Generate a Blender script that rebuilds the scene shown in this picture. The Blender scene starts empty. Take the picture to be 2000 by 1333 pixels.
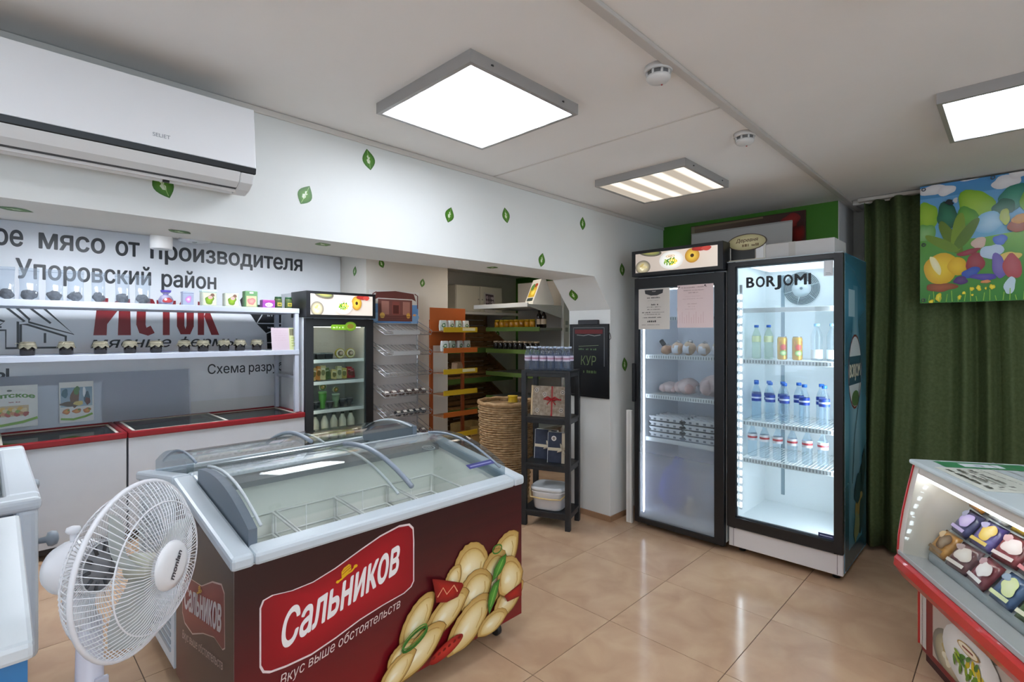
import bpy, bmesh, math, random
from mathutils import Vector, Matrix, geometry
PI = math.pi
R = math.radians
rnd = random.Random(7)
SC = bpy.context.scene
C = SC.collection
# ---------------------------------------------------------------- camera, world, exposure
cam_d = bpy.data.cameras.new('camera')
cam = bpy.data.objects.new('camera', cam_d)
C.objects.link(cam)
cam.location = (0, 0, 1.52)
cam.rotation_euler = (R(90), 0, R(44.367 - 90))
cam_d.sensor_width = 36
cam_d.lens = 36 * 1007 / 2000
cam_d.shift_y = -0.00825
cam_d.clip_start = 0.02
SC.camera = cam
w = bpy.data.worlds.new('world')
SC.world = w
w.use_nodes = True
w.node_tree.nodes['Background'].inputs[0].default_value = (0.75, 0.85, 1, 1)
w.node_tree.nodes['Background'].inputs[1].default_value = 2.7
SC.view_settings.view_transform = 'Standard'
SC.view_settings.look = 'None'
SC.view_settings.exposure = 0.93
SC.view_settings.gamma = 1
SC.view_settings.use_curve_mapping = False
SC.cycles.use_denoising = True
SC.cycles.max_bounces = 7
SC.cycles.transparent_max_bounces = 16
SC.cycles.diffuse_bounces = 4
SC.cycles.glossy_bounces = 3
SC.cycles.adaptive_threshold = 0.1
SC.cycles.caustics_reflective = False
SC.cycles.caustics_refractive = False
SC.cycles.sample_clamp_indirect = 6
LAMP_COOL, LAMP_WARM, LAMP_REAR = 13.0, 1.0, 20.0      # radiance of the lamp diffusers
# ---------------------------------------------------------------- colour and materials
def lin(h, a=1):
    h = h.lstrip('#')
    f = lambda x: x / 12.92 if x <= .04045 else ((x + .055) / 1.055) ** 2.4
    return tuple(f(int(h[i:i + 2], 16) / 255) for i in (0, 2, 4)) + (a,)
def mix(a, b, t):
    a, b = a.lstrip('#'), b.lstrip('#')
    return '#' + ''.join('%02x' % max(0, min(255, round(int(a[i:i + 2], 16) * (1 - t) + int(b[i:i + 2], 16) * t))) for i in (0, 2, 4))
MATS = {}
def mat(col, rough=.5, metal=0, var=0., scale=8., bump=0., spec=.5, trans=0, coat=0, emit=0, alpha=1):
    """principled surface; var mottles the colour with noise, bump gives fine relief"""
    key = (col, rough, metal, var, scale, bump, spec, trans, coat, emit, alpha)
    if key in MATS: return MATS[key]
    m = bpy.data.materials.new('surface_' + col.lstrip('#') + '_%d' % len(MATS))
    m.use_nodes = True
    nt = m.node_tree
    b = nt.nodes['Principled BSDF']
    b.inputs['Base Color'].default_value = lin(col)
    b.inputs['Roughness'].default_value = rough
    b.inputs['Metallic'].default_value = metal
    b.inputs['Specular IOR Level'].default_value = spec
    b.inputs['Coat Weight'].default_value = coat
    b.inputs['Alpha'].default_value = alpha
    if emit:
        b.inputs['Emission Color'].default_value = lin(col)
        b.inputs['Emission Strength'].default_value = emit
    if var or bump:
        tc = nt.nodes.new('ShaderNodeTexCoord')
        n = nt.nodes.new('ShaderNodeTexNoise')
        n.inputs['Scale'].default_value = scale
        n.inputs['Detail'].default_value = 5
        nt.links.new(tc.outputs['Object'], n.inputs['Vector'])
        if var:
            r = nt.nodes.new('ShaderNodeValToRGB')
            r.color_ramp.elements[0].position = .3
            r.color_ramp.elements[1].position = .7
            r.color_ramp.elements[0].color = lin(mix(col, '#000000', var))
            r.color_ramp.elements[1].color = lin(mix(col, '#ffffff', var))
            nt.links.new(n.outputs['Fac'], r.inputs[0])
            nt.links.new(r.outputs[0], b.inputs['Base Color'])
        if bump:
            bp = nt.nodes.new('ShaderNodeBump')
            bp.inputs['Strength'].default_value = bump
            bp.inputs['Distance'].default_value = .005
            nt.links.new(n.outputs['Fac'], bp.inputs['Height'])
            nt.links.new(bp.outputs[0], b.inputs['Normal'])
    MATS[key] = m
    return m
def glass(tint='#f2f8f6', refl=1.0, fog=None, haze=0., ior=1.45):
    """thin clear sheet: see-through with fresnel reflection; fog=(z0,z1,amount) is condensation on the pane"""
    key = ('glass', tint, refl, fog, haze, ior)
    if key in MATS: return MATS[key]
    m = bpy.data.materials.new('clear_%d' % len(MATS))
    m.use_nodes = True
    nt = m.node_tree
    N, L = nt.nodes, nt.links
    N.remove(N['Principled BSDF'])
    out = N['Material Output']
    t = N.new('ShaderNodeBsdfTransparent'); t.inputs[0].default_value = lin(tint)
    g = N.new('ShaderNodeBsdfGlossy'); g.inputs['Roughness'].default_value = .015
    f = N.new('ShaderNodeLayerWeight'); f.inputs['Blend'].default_value = .5
    pw = N.new('ShaderNodeMath'); pw.operation = 'POWER'; pw.inputs[1].default_value = 4.5
    L.new(f.outputs['Facing'], pw.inputs[0])
    mu = N.new('ShaderNodeMath'); mu.operation = 'MULTIPLY_ADD'; mu.inputs[1].default_value = .7 * min(1, refl); mu.inputs[2].default_value = .035 * refl
    mu.use_clamp = True
    L.new(pw.outputs[0], mu.inputs[0])
    mx = N.new('ShaderNodeMixShader')
    L.new(mu.outputs[0], mx.inputs[0]); L.new(t.outputs[0], mx.inputs[1]); L.new(g.outputs[0], mx.inputs[2])
    last = mx
    if fog or haze:
        d = N.new('ShaderNodeBsdfTranslucent'); d.inputs[0].default_value = lin('#e6ecf2')
        d2 = N.new('ShaderNodeBsdfDiffuse'); d2.inputs[0].default_value = lin('#e6ecf2')
        md = N.new('ShaderNodeMixShader'); md.inputs[0].default_value = .5
        L.new(d.outputs[0], md.inputs[1]); L.new(d2.outputs[0], md.inputs[2])
        m2 = N.new('ShaderNodeMixShader')
        L.new(mx.outputs[0], m2.inputs[1]); L.new(md.outputs[0], m2.inputs[2])
        if fog:
            tc = N.new('ShaderNodeTexCoord'); sp = N.new('ShaderNodeSeparateXYZ')
            L.new(tc.outputs['Object'], sp.inputs[0])
            mr = N.new('ShaderNodeMapRange')
            mr.inputs[1].default_value = fog[0]; mr.inputs[2].default_value = fog[1]
            mr.inputs[3].default_value = fog[2]; mr.inputs[4].default_value = haze
            L.new(sp.outputs[2], mr.inputs[0]); L.new(mr.outputs[0], m2.inputs[0])
        else: m2.inputs[0].default_value = haze
        last = m2
    L.new(last.outputs[0], out.inputs[0])
    MATS[key] = m
    return m
def print_mat(rough=.35, emit=0):
    key = ('print', rough, emit)
    if key in MATS: return MATS[key]
    m = bpy.data.materials.new('printed_ink_%d' % len(MATS))
    m.use_nodes = True
    nt = m.node_tree
    b = nt.nodes['Principled BSDF']
    a = nt.nodes.new('ShaderNodeAttribute'); a.attribute_name = 'Col'
    nt.links.new(a.outputs['Color'], b.inputs['Base Color'])
    b.inputs['Roughness'].default_value = rough
    if emit:
        nt.links.new(a.outputs['Color'], b.inputs['Emission Color'])
        b.inputs['Emission Strength'].default_value = emit
    MATS[key] = m
    return m
# ---------------------------------------------------------------- objects
ORG = {}
def tag(o, label=None, cat=None, group=None, kind=None):
    if label: o['label'] = label
    if cat: o['category'] = cat
    if group: o['group'] = group
    if kind: o['kind'] = kind
    return o
def thing(name, label, cat, loc=(0, 0, 0), rz=0, group=None, rot=None):
    o = bpy.data.objects.new(name, None)
    o.empty_display_size = .1
    C.objects.link(o)
    o.location = loc
    o.rotation_euler = rot or (0, 0, R(rz))
    return tag(o, label, cat, group)
def at(root, x, y, z):
    """world point of a local point of a thing"""
    m = Matrix.Translation(root.location) @ root.rotation_euler.to_matrix().to_4x4()
    return m @ Vector((x, y, z))
def dup(root, loc, rz=None, label=None, group=None, rot=None):
    r = root.copy(); C.objects.link(r)
    r.location = loc
    if rz is not None: r.rotation_euler = (0, 0, R(rz))
    if rot: r.rotation_euler = rot
    if label: r['label'] = label
    if group: r['group'] = group
    for ch in list(root.children):
        c = ch.copy(); C.objects.link(c); c.parent = r
        for g in list(ch.children):
            d = g.copy(); C.objects.link(d); d.parent = c
    return r
class B:
    """collects shapes into one mesh"""
    def __init__(s): s.v = []; s.f = []; s.sm = []
    def add(s, vs, fs, smooth=False):
        k = len(s.v); s.v += [tuple(x) for x in vs]
        s.f += [tuple(i + k for i in f) for f in fs]; s.sm += [smooth] * len(fs)
        return s
    def box(s, x0, x1, y0, y1, z0, z1):
        vs = [(x, y, z) for x in (x0, x1) for y in (y0, y1) for z in (z0, z1)]
        return s.add(vs, [(0, 1, 3, 2), (4, 6, 7, 5), (0, 4, 5, 1), (2, 3, 7, 6), (0, 2, 6, 4), (1, 5, 7, 3)])
    def cbox(s, x, y, z, sx, sy, sz): return s.box(x - sx / 2, x + sx / 2, y - sy / 2, y + sy / 2, z, z + sz)
    def prism(s, poly, d0, d1, ax='y'):
        """poly extruded along an axis: ax y -> poly in xz, x -> yz, z -> xy"""
        n = len(poly)
        P = {'y': lambda p, d: (p[0], d, p[1]), 'x': lambda p, d: (d, p[0], p[1]), 'z': lambda p, d: (p[0], p[1], d)}[ax]
        vs = [P(p, d0) for p in poly] + [P(p, d1) for p in poly]
        fs = [tuple(range(n)), tuple(range(2 * n - 1, n - 1, -1))]
        fs += [(i, i + n, (i + 1) % n + n, (i + 1) % n) for i in range(n)]
        return s.add(vs, fs)
    def lathe(s, prof, c=(0, 0, 0), n=20, cap=True, sx=1, sy=1, smooth=True):
        vs = []; fs = []
        for r, z in prof:
            for i in range(n):
                a = 2 * PI * i / n
                vs.append((c[0] + r * sx * math.cos(a), c[1] + r * sy * math.sin(a), c[2] + z))
        m = len(prof)
        for j in range(m - 1):
            for i in range(n):
                k = (i + 1) % n
                fs.append((j * n + i, j * n + k, (j + 1) * n + k, (j + 1) * n + i))
        s.add(vs, fs, smooth)
        if cap:
            k = len(s.v) - m * n
            s.f += [tuple(k + i for i in range(n - 1, -1, -1)), tuple(k + (m - 1) * n + i for i in range(n))]; s.sm += [False, False]
        return s
    def tube(s, pts, r, n=8, closed=False, smooth=True, caps=True):
        pts = [Vector(p) for p in pts]; m = len(pts); vs = []; fs = []
        rr = r if isinstance(r, (list, tuple)) else [r] * m
        ref = None
        for i, p in enumerate(pts):
            a = pts[(i - 1) % m] if closed or i else p
            b = pts[(i + 1) % m] if closed or i < m - 1 else p
            t = (b - a).normalized()
            if ref is None: ref = t.orthogonal().normalized()
            u = (ref - t * ref.dot(t))
            u = u.normalized() if u.length > 1e-6 else t.orthogonal().normalized()
            ref = u; q = t.cross(u)
            for k in range(n):
                an = 2 * PI * k / n
                vs.append(p + (u * math.cos(an) + q * math.sin(an)) * rr[i])
        for i in range(m if closed else m - 1):
            j = (i + 1) % m
            for k in range(n):
                l = (k + 1) % n
                fs.append((i * n + k, i * n + l, j * n + l, j * n + k))
        if not closed and caps: fs += [tuple(range(n - 1, -1, -1)), tuple((m - 1) * n + k for k in range(n))]
        return s.add(vs, fs, smooth)
    def grid(s, fn, nu, nv, smooth=True, both=0, wrap=False):
        """surface fn(u,v) for u,v in 0..1; both>0 makes a shell of that thickness along z"""
        vs = [fn(i / nu, j / nv) for i in range(nu + 1) for j in range(nv + 1)]
        fs = [(i * (nv + 1) + j, (i + 1) * (nv + 1) + j, (i + 1) * (nv + 1) + j + 1, i * (nv + 1) + j + 1) for i in range(nu) for j in range(nv)]
        return s.add(vs, fs, smooth)
    def ball(s, c, rx, ry, rz, n=14, m=9, jit=0, seed=0):
        q = random.Random(seed)
        ph = [q.uniform(0, 6) for _ in range(6)]
        def fn(u, v):
            a = 2 * PI * u; b = PI * (v - .5)
            k = 1 + jit * (math.sin(3 * a + ph[0]) * math.cos(2 * b + ph[1]) + .6 * math.sin(5 * b + ph[2] + 2 * a) + .4 * math.sin(7 * a + ph[3]) * math.cos(b) ** 2)
            return (c[0] + rx * k * math.cos(a) * math.cos(b), c[1] + ry * k * math.sin(a) * math.cos(b), c[2] + rz * k * math.sin(b))
        return s.grid(fn, n, m)
    def obj(s, name, m, parent=None, bevel=0, solid=0, sub=0, label=None, kind=None, seg=2, auto=False):
        me = bpy.data.meshes.new(name)
        me.from_pydata(s.v, [], s.f)
        me.materials.append(m)
        for p, q in zip(me.polygons, s.sm): p.use_smooth = q
        bm = bmesh.new(); bm.from_mesh(me)
        bmesh.ops.remove_doubles(bm, verts=bm.verts, dist=1e-6)
        if not solid: bmesh.ops.recalc_face_normals(bm, faces=bm.faces)
        bm.to_mesh(me); bm.free()
        o = bpy.data.objects.new(name, me)
        C.objects.link(o)
        if parent: o.parent = parent
        if solid:
            k = o.modifiers.new('thickness', 'SOLIDIFY'); k.thickness = solid; k.offset = 0
        if bevel:
            k = o.modifiers.new('edges', 'BEVEL'); k.width = bevel; k.segments = seg; k.limit_method = 'ANGLE'; k.angle_limit = R(40)
        if sub:
            k = o.modifiers.new('smooth', 'SUBSURF'); k.levels = sub; k.render_levels = sub
        return tag(o, label, kind=kind)
def box(name, m, parent, x0, x1, y0, y1, z0, z1, bevel=0, **k): return B().box(x0, x1, y0, y1, z0, z1).obj(name, m, parent, bevel, **k)
# ---------------------------------------------------------------- printed pictures: flat shapes with their own ink colours
_TX = {}
def text_geo(s, bold=0):
    key = (s, bold)
    if key not in _TX:
        cu = bpy.data.curves.new('t', 'FONT'); cu.body = s; cu.size = 1; cu.resolution_u = 3; cu.fill_mode = 'NONE'
        o = bpy.data.objects.new('t', cu); C.objects.link(o)
        dg = bpy.context.evaluated_depsgraph_get(); dg.update()
        me = o.evaluated_get(dg).to_mesh()
        # glyph outlines may overlap themselves: fill them once by winding number
        co = [(v.co.x, v.co.y) for v in me.vertices]; nx = {}
        par = list(range(len(co)))
        def root(i):
            while par[i] != i: i = par[i]
            return i
        for e in me.edges: par[root(max(e.vertices))] = root(min(e.vertices))
        loops = {}
        for i in range(len(co)): loops.setdefault(root(i), []).append(i)
        loops = list(loops.values())
        ed = [(l[i], l[(i + 1) % len(l)]) for l in loops for i in range(len(l))]
        r = geometry.delaunay_2d_cdt([Vector(c) for c in co], ed, [], 0, 1e-6)
        def wind(x, y):
            n = 0
            for i, j in ed:
                (x0, y0), (x1, y1) = co[i], co[j]
                if (y0 <= y) != (y1 <= y):
                    if (x0 + (y - y0) / (y1 - y0) * (x1 - x0)) > x: n += 1 if y1 > y0 else -1
            return n
        vs = [(v.x, v.y) for v in r[0]]
        fs = [tuple(f) for f in r[2] if wind(sum(vs[i][0] for i in f) / 3, sum(vs[i][1] for i in f) / 3)]
        o.evaluated_get(dg).to_mesh_clear()
        bpy.data.objects.remove(o); bpy.data.curves.remove(cu)
        if bold:      # heavier strokes: the same glyphs laid over themselves, slightly shifted
            n = len(vs); v0, f0 = vs, fs; vs, fs = [], []
            for k, (dx, dy) in enumerate(((0, 0), (bold, 0), (-bold, 0), (0, bold * .7), (0, -bold * .7), (bold * .7, bold * .5), (-bold * .7, -bold * .5), (bold * .7, -bold * .5), (-bold * .7, bold * .5))):
                vs += [(x + dx, y + dy) for x, y in v0]; fs += [tuple(i + k * n for i in f) for f in f0]
        _TX[key] = (vs, fs)
    return _TX[key]
class Pr:
    def __init__(s): s.v = []; s.f = []; s.c = []; s.k = 0
    def _up(s): s.k += 1
    def mesh(s, vs, fs, cols):
        k = len(s.v); s.v += [(x, y, s.k) for x, y in vs]
        for f in fs: s.f.append(tuple(i + k for i in f)); s.c.append([cols[i] if isinstance(cols, list) else cols for i in f])
        return s
    def poly(s, pts, col): s._up(); return s.mesh(pts, [tuple(range(len(pts)))], col)
    def rect(s, x0, y0, x1, y1, col, top=None):
        s._up(); return s.mesh([(x0, y0), (x1, y0), (x1, y1), (x0, y1)], [(0, 1, 2, 3)], [col, col, top or col, top or col])
    def rrect(s, x0, y0, x1, y1, r, col, n=5):
        pts = []
        for cx, cy, a in ((x1 - r, y1 - r, 0), (x0 + r, y1 - r, 90), (x0 + r, y0 + r, 180), (x1 - r, y0 + r, 270)):
            pts += [(cx + r * math.cos(R(a + 90 * i / n)), cy + r * math.sin(R(a + 90 * i / n))) for i in range(n + 1)]
        return s.poly(pts, col)
    def shade(s, pts, cin, cout, dx=0, dy=0, lv=3):
        """filled outline whose ink runs from cin at the middle to cout at the rim"""
        s._up(); n = len(pts)
        cx = sum(p[0] for p in pts) / n + dx; cy = sum(p[1] for p in pts) / n + dy
        vs = []; cols = []
        for l in range(lv + 1):
            t = l / lv
            tt = 1 - (1 - t) ** 1.0
            for x, y in pts: vs.append((cx + (x - cx) * (.03 + .97 * tt), cy + (y - cy) * (.03 + .97 * tt))); cols.append(mix(cin, cout, t ** 1.6))
        fs = [tuple(range(n))] + [(l * n + i, l * n + (i + 1) % n, (l + 1) * n + (i + 1) % n, (l + 1) * n + i) for l in range(lv) for i in range(n)]
        return s.mesh(vs, fs, cols)
    def ell(s, cx, cy, rx, ry, col, rot=0, cin=None, n=22, dx=0, dy=0):
        ca, sa = math.cos(R(rot)), math.sin(R(rot))
        pts = [(cx + rx * math.cos(t) * ca - ry * math.sin(t) * sa, cy + rx * math.cos(t) * sa + ry * math.sin(t) * ca) for t in (2 * PI * i / n for i in range(n))]
        return s.shade(pts, cin, col, dx, dy) if cin else s.poly(pts, col)
    def blob(s, cx, cy, rx, ry, col, cin=None, rot=0, jit=.12, seed=0, n=24):
        q = random.Random(seed); ph = [q.uniform(0, 6) for _ in range(3)]
        ca, sa = math.cos(R(rot)), math.sin(R(rot)); pts = []
        for i in range(n):
            t = 2 * PI * i / n; k = 1 + jit * (math.sin(2 * t + ph[0]) + .7 * math.sin(3 * t + ph[1]) + .5 * math.sin(5 * t + ph[2]))
            x, y = rx * k * math.cos(t), ry * k * math.sin(t)
            pts.append((cx + x * ca - y * sa, cy + x * sa + y * ca))
        return s.shade(pts, cin, col) if cin else s.poly(pts, col)
    def line(s, pts, w, col, closed=False):
        s._up(); n = len(pts); vs = []; fs = []
        for i, p in enumerate(pts):
            a = pts[(i - 1) % n] if closed or i else p; b = pts[(i + 1) % n] if closed or i < n - 1 else p
            dx, dy = b[0] - a[0], b[1] - a[1]; l = math.hypot(dx, dy) or 1
            vs += [(p[0] - dy / l * w / 2, p[1] + dx / l * w / 2), (p[0] + dy / l * w / 2, p[1] - dx / l * w / 2)]
        for i in range(n if closed else n - 1):
            j = (i + 1) % n; fs.append((2 * i, 2 * i + 1, 2 * j + 1, 2 * j))
        return s.mesh(vs, fs, col)
    def text(s, t, x0, y0, h, col, x1=None, shear=0, bold=0, center=False, warp=None, wmax=None):
        """h: cap height; x1 stretches the line to end there"""
        s._up(); vs, fs = text_geo(t, bold)
        if not vs: return s
        a0 = min(v[0] for v in vs); a1 = max(v[0] for v in vs)
        k = h / .7
        kx = (x1 - x0) / (a1 - a0) if x1 is not None else k
        if wmax and (a1 - a0) * kx > wmax: kx = wmax / (a1 - a0)
        ox = x0 - (a1 - a0) * kx / 2 if center else x0
        q = [(ox + (x - a0) * kx + shear * y * k, y0 + y * k) for x, y in vs]
        if warp: q = [warp(x, y) for x, y in q]
        if not bold: return s.mesh(q, fs, col)
        n = len(q) // 9; m = len(fs) // 9; k0 = s.k      # every overlaid copy a hair above the last
        for i in range(9):
            s.k = k0 + i * .4
            s.mesh(q[i * n:(i + 1) * n], [tuple(j - i * n for j in f) for f in fs[i * m:(i + 1) * m]], col)
        s.k = k0 + 4
        return s
    def build(s, name, parent, o, u, v, m=None, step=.00025, lift=.0006, bend=None, label=None, thick=0, back='#d8d8d4'):
        o, u, v = Vector(o), Vector(u), Vector(v); n = u.cross(v).normalized()
        if bend: vs = [bend(a, b, lift + step * k) for a, b, k in s.v]
        else: vs = [o + u * a + v * b + n * (lift + step * k) for a, b, k in s.v]
        fs = list(s.f); cs = list(s.c)
        if thick:
            xs = [p[0] for p in s.v]; ys = [p[1] for p in s.v]; k = len(vs)
            for d in (lift, lift - thick):
                for a, b in ((min(xs), min(ys)), (max(xs), min(ys)), (max(xs), max(ys)), (min(xs), max(ys))): vs.append(o + u * a + v * b + n * d)
            for f in ((0, 1, 2, 3), (7, 6, 5, 4), (0, 4, 5, 1), (1, 5, 6, 2), (2, 6, 7, 3), (3, 7, 4, 0)):
                fs.append(tuple(k + i for i in f)); cs.append([back] * 4)
        me = bpy.data.meshes.new(name); me.from_pydata([tuple(x) for x in vs], [], fs)
        ca = me.color_attributes.new('Col', 'FLOAT_COLOR', 'CORNER')
        flat = []; memo = {}
        for c in cs:
            for h in c:
                if h not in memo: memo[h] = lin(h)
                flat += memo[h]
        ca.data.foreach_set('color', flat)
        me.materials.append(m or print_mat())
        ob = bpy.data.objects.new(name, me); C.objects.link(ob)
        if parent: ob.parent = parent
        return tag(ob, label)
ORD = ['first', 'second', 'third', 'fourth', 'fifth', 'sixth', 'seventh', 'eighth', 'ninth', 'tenth', 'eleventh', 'twelfth', 'thirteenth', 'fourteenth']
WHITE = mat('#e2e3e2', .6, var=.02, scale=3)
# ================================================================ the room
def struct(name, o): o['kind'] = 'structure'; return o
WALL = mat('#e9ebe9', .55, var=.012, scale=2.5, bump=.05)
WALLW = mat('#d9d4cb', .6, var=.02, scale=2.5, bump=.05)
GREEN = mat('#3a7a12', .55, var=.04, scale=3, bump=.05)
CEIL = mat('#f1eeeb', .7, var=.015, scale=2)
X0, X1, Y0, Y1 = -2.2, 4.85, -2.7, 5.5
# floor: grout bed with separate polished tiles
floor = struct('floor', box('floor', mat('#5b4636', .8), None, X0, 5.8, Y0, Y1, -.06, -.0025))
def tile_mat():
    m = bpy.data.materials.new('polished_beige_tile'); m.use_nodes = True
    nt = m.node_tree; N, L = nt.nodes, nt.links; b = N['Principled BSDF']
    tc = N.new('ShaderNodeTexCoord'); oi = N.new('ShaderNodeObjectInfo'); add = N.new('ShaderNodeVectorMath'); add.operation = 'ADD'
    sc = N.new('ShaderNodeVectorMath'); sc.operation = 'SCALE'; sc.inputs[3].default_value = 7
    cb = N.new('ShaderNodeCombineXYZ')
    for i in range(3): L.new(oi.outputs['Random'], cb.inputs[i])
    L.new(cb.outputs[0], sc.inputs[0]); L.new(tc.outputs['Object'], add.inputs[0]); L.new(sc.outputs[0], add.inputs[1])
    n = N.new('ShaderNodeTexNoise'); n.inputs['Scale'].default_value = 5; n.inputs['Detail'].default_value = 9; n.inputs['Distortion'].default_value = .5
    L.new(add.outputs[0], n.inputs['Vector'])
    r = N.new('ShaderNodeValToRGB')
    r.color_ramp.elements[0].position = .32; r.color_ramp.elements[0].color = lin('#b8967a')
    r.color_ramp.elements[1].position = .68; r.color_ramp.elements[1].color = lin('#c8a98a')
    L.new(n.outputs['Fac'], r.inputs[0]); L.new(r.outputs[0], b.inputs['Base Color'])
    b.inputs['Roughness'].default_value = .15; b.inputs['Specular IOR Level'].default_value = .45
    return m
TILE = tile_mat(); PT = .605
_tiles = {}
for i in range(-9, 6):
    for j in range(-6, 9):
        a0, a1 = 2.909 + PT * i, 2.909 + PT * (i + 1); b0, b1 = .928 + PT * j, .928 + PT * (j + 1)
        a0, a1, b0, b1 = max(a0, X0), min(a1, 5.75), max(b0, Y0), min(b1, Y1)
        if a1 - a0 < .05 or b1 - b0 < .05 or (a0 > 4.9 and b1 < 2.7): continue
        k = (round(a1 - a0, 3), round(b1 - b0, 3))
        if k not in _tiles:
            h, v = k[0] / 2 - .0017, k[1] / 2 - .0017; e = .0005
            o = B().add([(-h, -v, -.01), (h, -v, -.01), (h, v, -.01), (-h, v, -.01), (-h, -v, -.0012), (h, -v, -.0012), (h, v, -.0012), (-h, v, -.0012),
                         (-h + e, -v + e, 0), (h - e, -v + e, 0), (h - e, v - e, 0), (-h + e, v - e, 0)],
                        [(3, 2, 1, 0), (8, 9, 10, 11)] + [(p, (p + 1) % 4, (p + 1) % 4 + 4, p + 4) for p in range(4)] + [(p + 4, (p + 1) % 4 + 4, (p + 1) % 4 + 8, p + 8) for p in range(4)]).obj('tile', TILE, floor)
            _tiles[k] = o
        else:
            o = _tiles[k].copy(); C.objects.link(o)
        o.location = ((a0 + a1) / 2, (b0 + b1) / 2, 0)
ceiling = struct('ceiling', box('ceiling', CEIL, None, X0, X1, Y0, 2.33, 2.49, 2.55))
ceil_rear = struct('ceiling_rear', box('ceiling_rear', mat('#e9e6e2', .7, var=.015, scale=2), None, -1.5, 5.8, 2.745, 5.6, 2.35, 2.55))
wall_left = struct('wall_left', B().prism([(X0, 2.55), (5.8, 2.55), (5.8, 0), (3.51, 0), (3.51, 1.705), (3.29, 1.955), (X0, 1.955)], 2.33, 2.745).obj('wall_left', WALL))
wall_back = struct('wall_back', box('wall_back', GREEN, None, 4.38, 5.0, .935, 2.33, 0, 2.49))
struct('', box('wall_return', mat('#dcdcdc', .6, var=.02, scale=3), None, 4.379, 4.999, .93, .934, 0, 2.49))
struct('', box('wall_niche', WALL, None, 4.85, 4.95, Y0, .93, 0, 2.49))
wall_rear = struct('', box('wall_rear', WALL, None, -1.5, 2.73, 5.3, 5.42, 0, 2.35))
wall_mid = struct('', box('wall_rear_middle', WALLW, None, 2.73, 3.79, 4.76, 5.6, 0, 2.35))
wall_rec = struct('', box('wall_recess', WALLW, None, 3.79, 5.8, 5.5, 5.6, 0, 2.35))
wall_far = struct('', box('wall_far_right', GREEN, None, 5.71, 5.8, 2.745, 5.5, 0, 2.35))
struct('', box('wall_rear_left', WALL, None, -1.6, -1.5, 2.745, 5.42, 0, 2.35))
wbh = B()
for q in ((X0, -1.7, 0, 2.49), (1.7, X1, 0, 2.49), (-1.7, 1.7, 0, .85), (-1.7, 1.7, 2.25, 2.49)): wbh.box(q[0], q[1], Y0 - .1, Y0, q[2], q[3])
struct('', wbh.obj('wall_behind', WALL))
added_win = struct('', B().box(-1.7, 1.7, Y0 - .07, Y0 - .03, .85, .91).box(-1.7, 1.7, Y0 - .07, Y0 - .03, 2.19, 2.25).box(-1.7, -1.64, Y0 - .07, Y0 - .03, .91, 2.19).box(1.64, 1.7, Y0 - .07, Y0 - .03, .91, 2.19).box(-.03, .03, Y0 - .07, Y0 - .03, .91, 2.19).obj('added_window_1', mat('#e6e6e4', .4)))  # unseen window added behind the camera to let in fill daylight
for xa, xb in ((-1.64, -.03), (.03, 1.64)): box('pane', glass('#f2f6f6'), added_win, xa, xb, Y0 - .053, Y0 - .047, .91, 2.19)
pl = bpy.data.lights.new('added_window_portal', 'AREA'); pl.shape = 'RECTANGLE'; pl.size = 3.4; pl.size_y = 1.4; pl.cycles.is_portal = True
po = bpy.data.objects.new('added_window_portal', pl); C.objects.link(po); po.location = (0, Y0 - .12, 1.55); po.rotation_euler = (R(90), 0, 0)
struct('', box('wall_near', WALL, None, X0 - .1, X0, Y0, 2.33, 0, 2.49))
struct('', box('trim_1', mat('#c4beb8', .5), None, .2, 4.84, .865, .9, 2.474, 2.49, .004))
struct('', box('trim_2', mat('#d6d0ca', .6), None, 2.205, 2.217, .9, 2.327, 2.487, 2.49))
t3 = struct('', box('trim_3', mat('#d4cfc9', .5), None, X0, 4.378, 2.318, 2.33, 2.462, 2.489, .004))
tb = B()
for q in ((2.2, 2.40, .006), (2.33, 2.31, .006)): tb.ball((q[0], 2.327, q[1]), q[2], .004, q[2], 8, 5)
struct('', box('trim_4', mat('#cfcac4', .5), None, 4.46, 4.5, Y0, .86, 2.455, 2.49, .004))
bb = B().prism([(3.5, 2.32), (4.378, 2.32), (4.378, 2.3295), (3.5095, 2.3295), (3.5095, 2.744), (3.5, 2.744)], 0, .045, 'z')
struct('', bb.obj('baseboard_pillar', mat('#a98363', .35, var=.05, scale=6)))
# leaf stickers on the walls
def leaf(parent, o, u, v, h, rot, seed=0):
    p = Pr(); w = h * .34; n = 9
    ca, sa = math.cos(R(rot)), math.sin(R(rot))
    f = lambda x, y: (x * ca - y * sa, x * sa + y * ca)
    side = [(w * math.sin(PI * i / n) * (1 - .25 * (i / n - .5)), h * (i / n - .5)) for i in range(n + 1)]
    pts = [f(*q) for q in side] + [f(-x, y) for x, y in side[-2:0:-1]]
    p.shade(pts, '#5c9426', '#356b18')
    p.poly([f(x * w * .7, y * h * .75) for x, y in ((-.35, -.22), (.1, -.28), (.3, -.1), (.15, .0), (.38, .12), (.1, .16), (-.05, .28), (-.3, .2), (-.15, .05), (-.5, -.02))], '#dfe8cf')
    p.line([f(0, -h * .42), f(.06 * w, 0), f(0, h * .42)], h * .02, '#a8cc7a')
    return p.build('leaf_sticker', parent, o, u, v)
FX = ((1, 0, 0), (0, 0, 1))
for i, (x, z, h, r) in enumerate([(1.35, 2.391, .105, 12), (1.026, 2.151, .1, -25), (.475, 2.085, .105, 25), (1.868, 2.197, .095, -15), (2.326, 2.269, .1, 15), (3.141, 2.34, .1, 0), (2.674, 2.019, .1, -12), (3.684, 2.041, .11, 10), (3.722, 1.256, .12, 8)]):
    leaf(wall_left, (x, 2.33, z), *FX, h, r, i)
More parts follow.
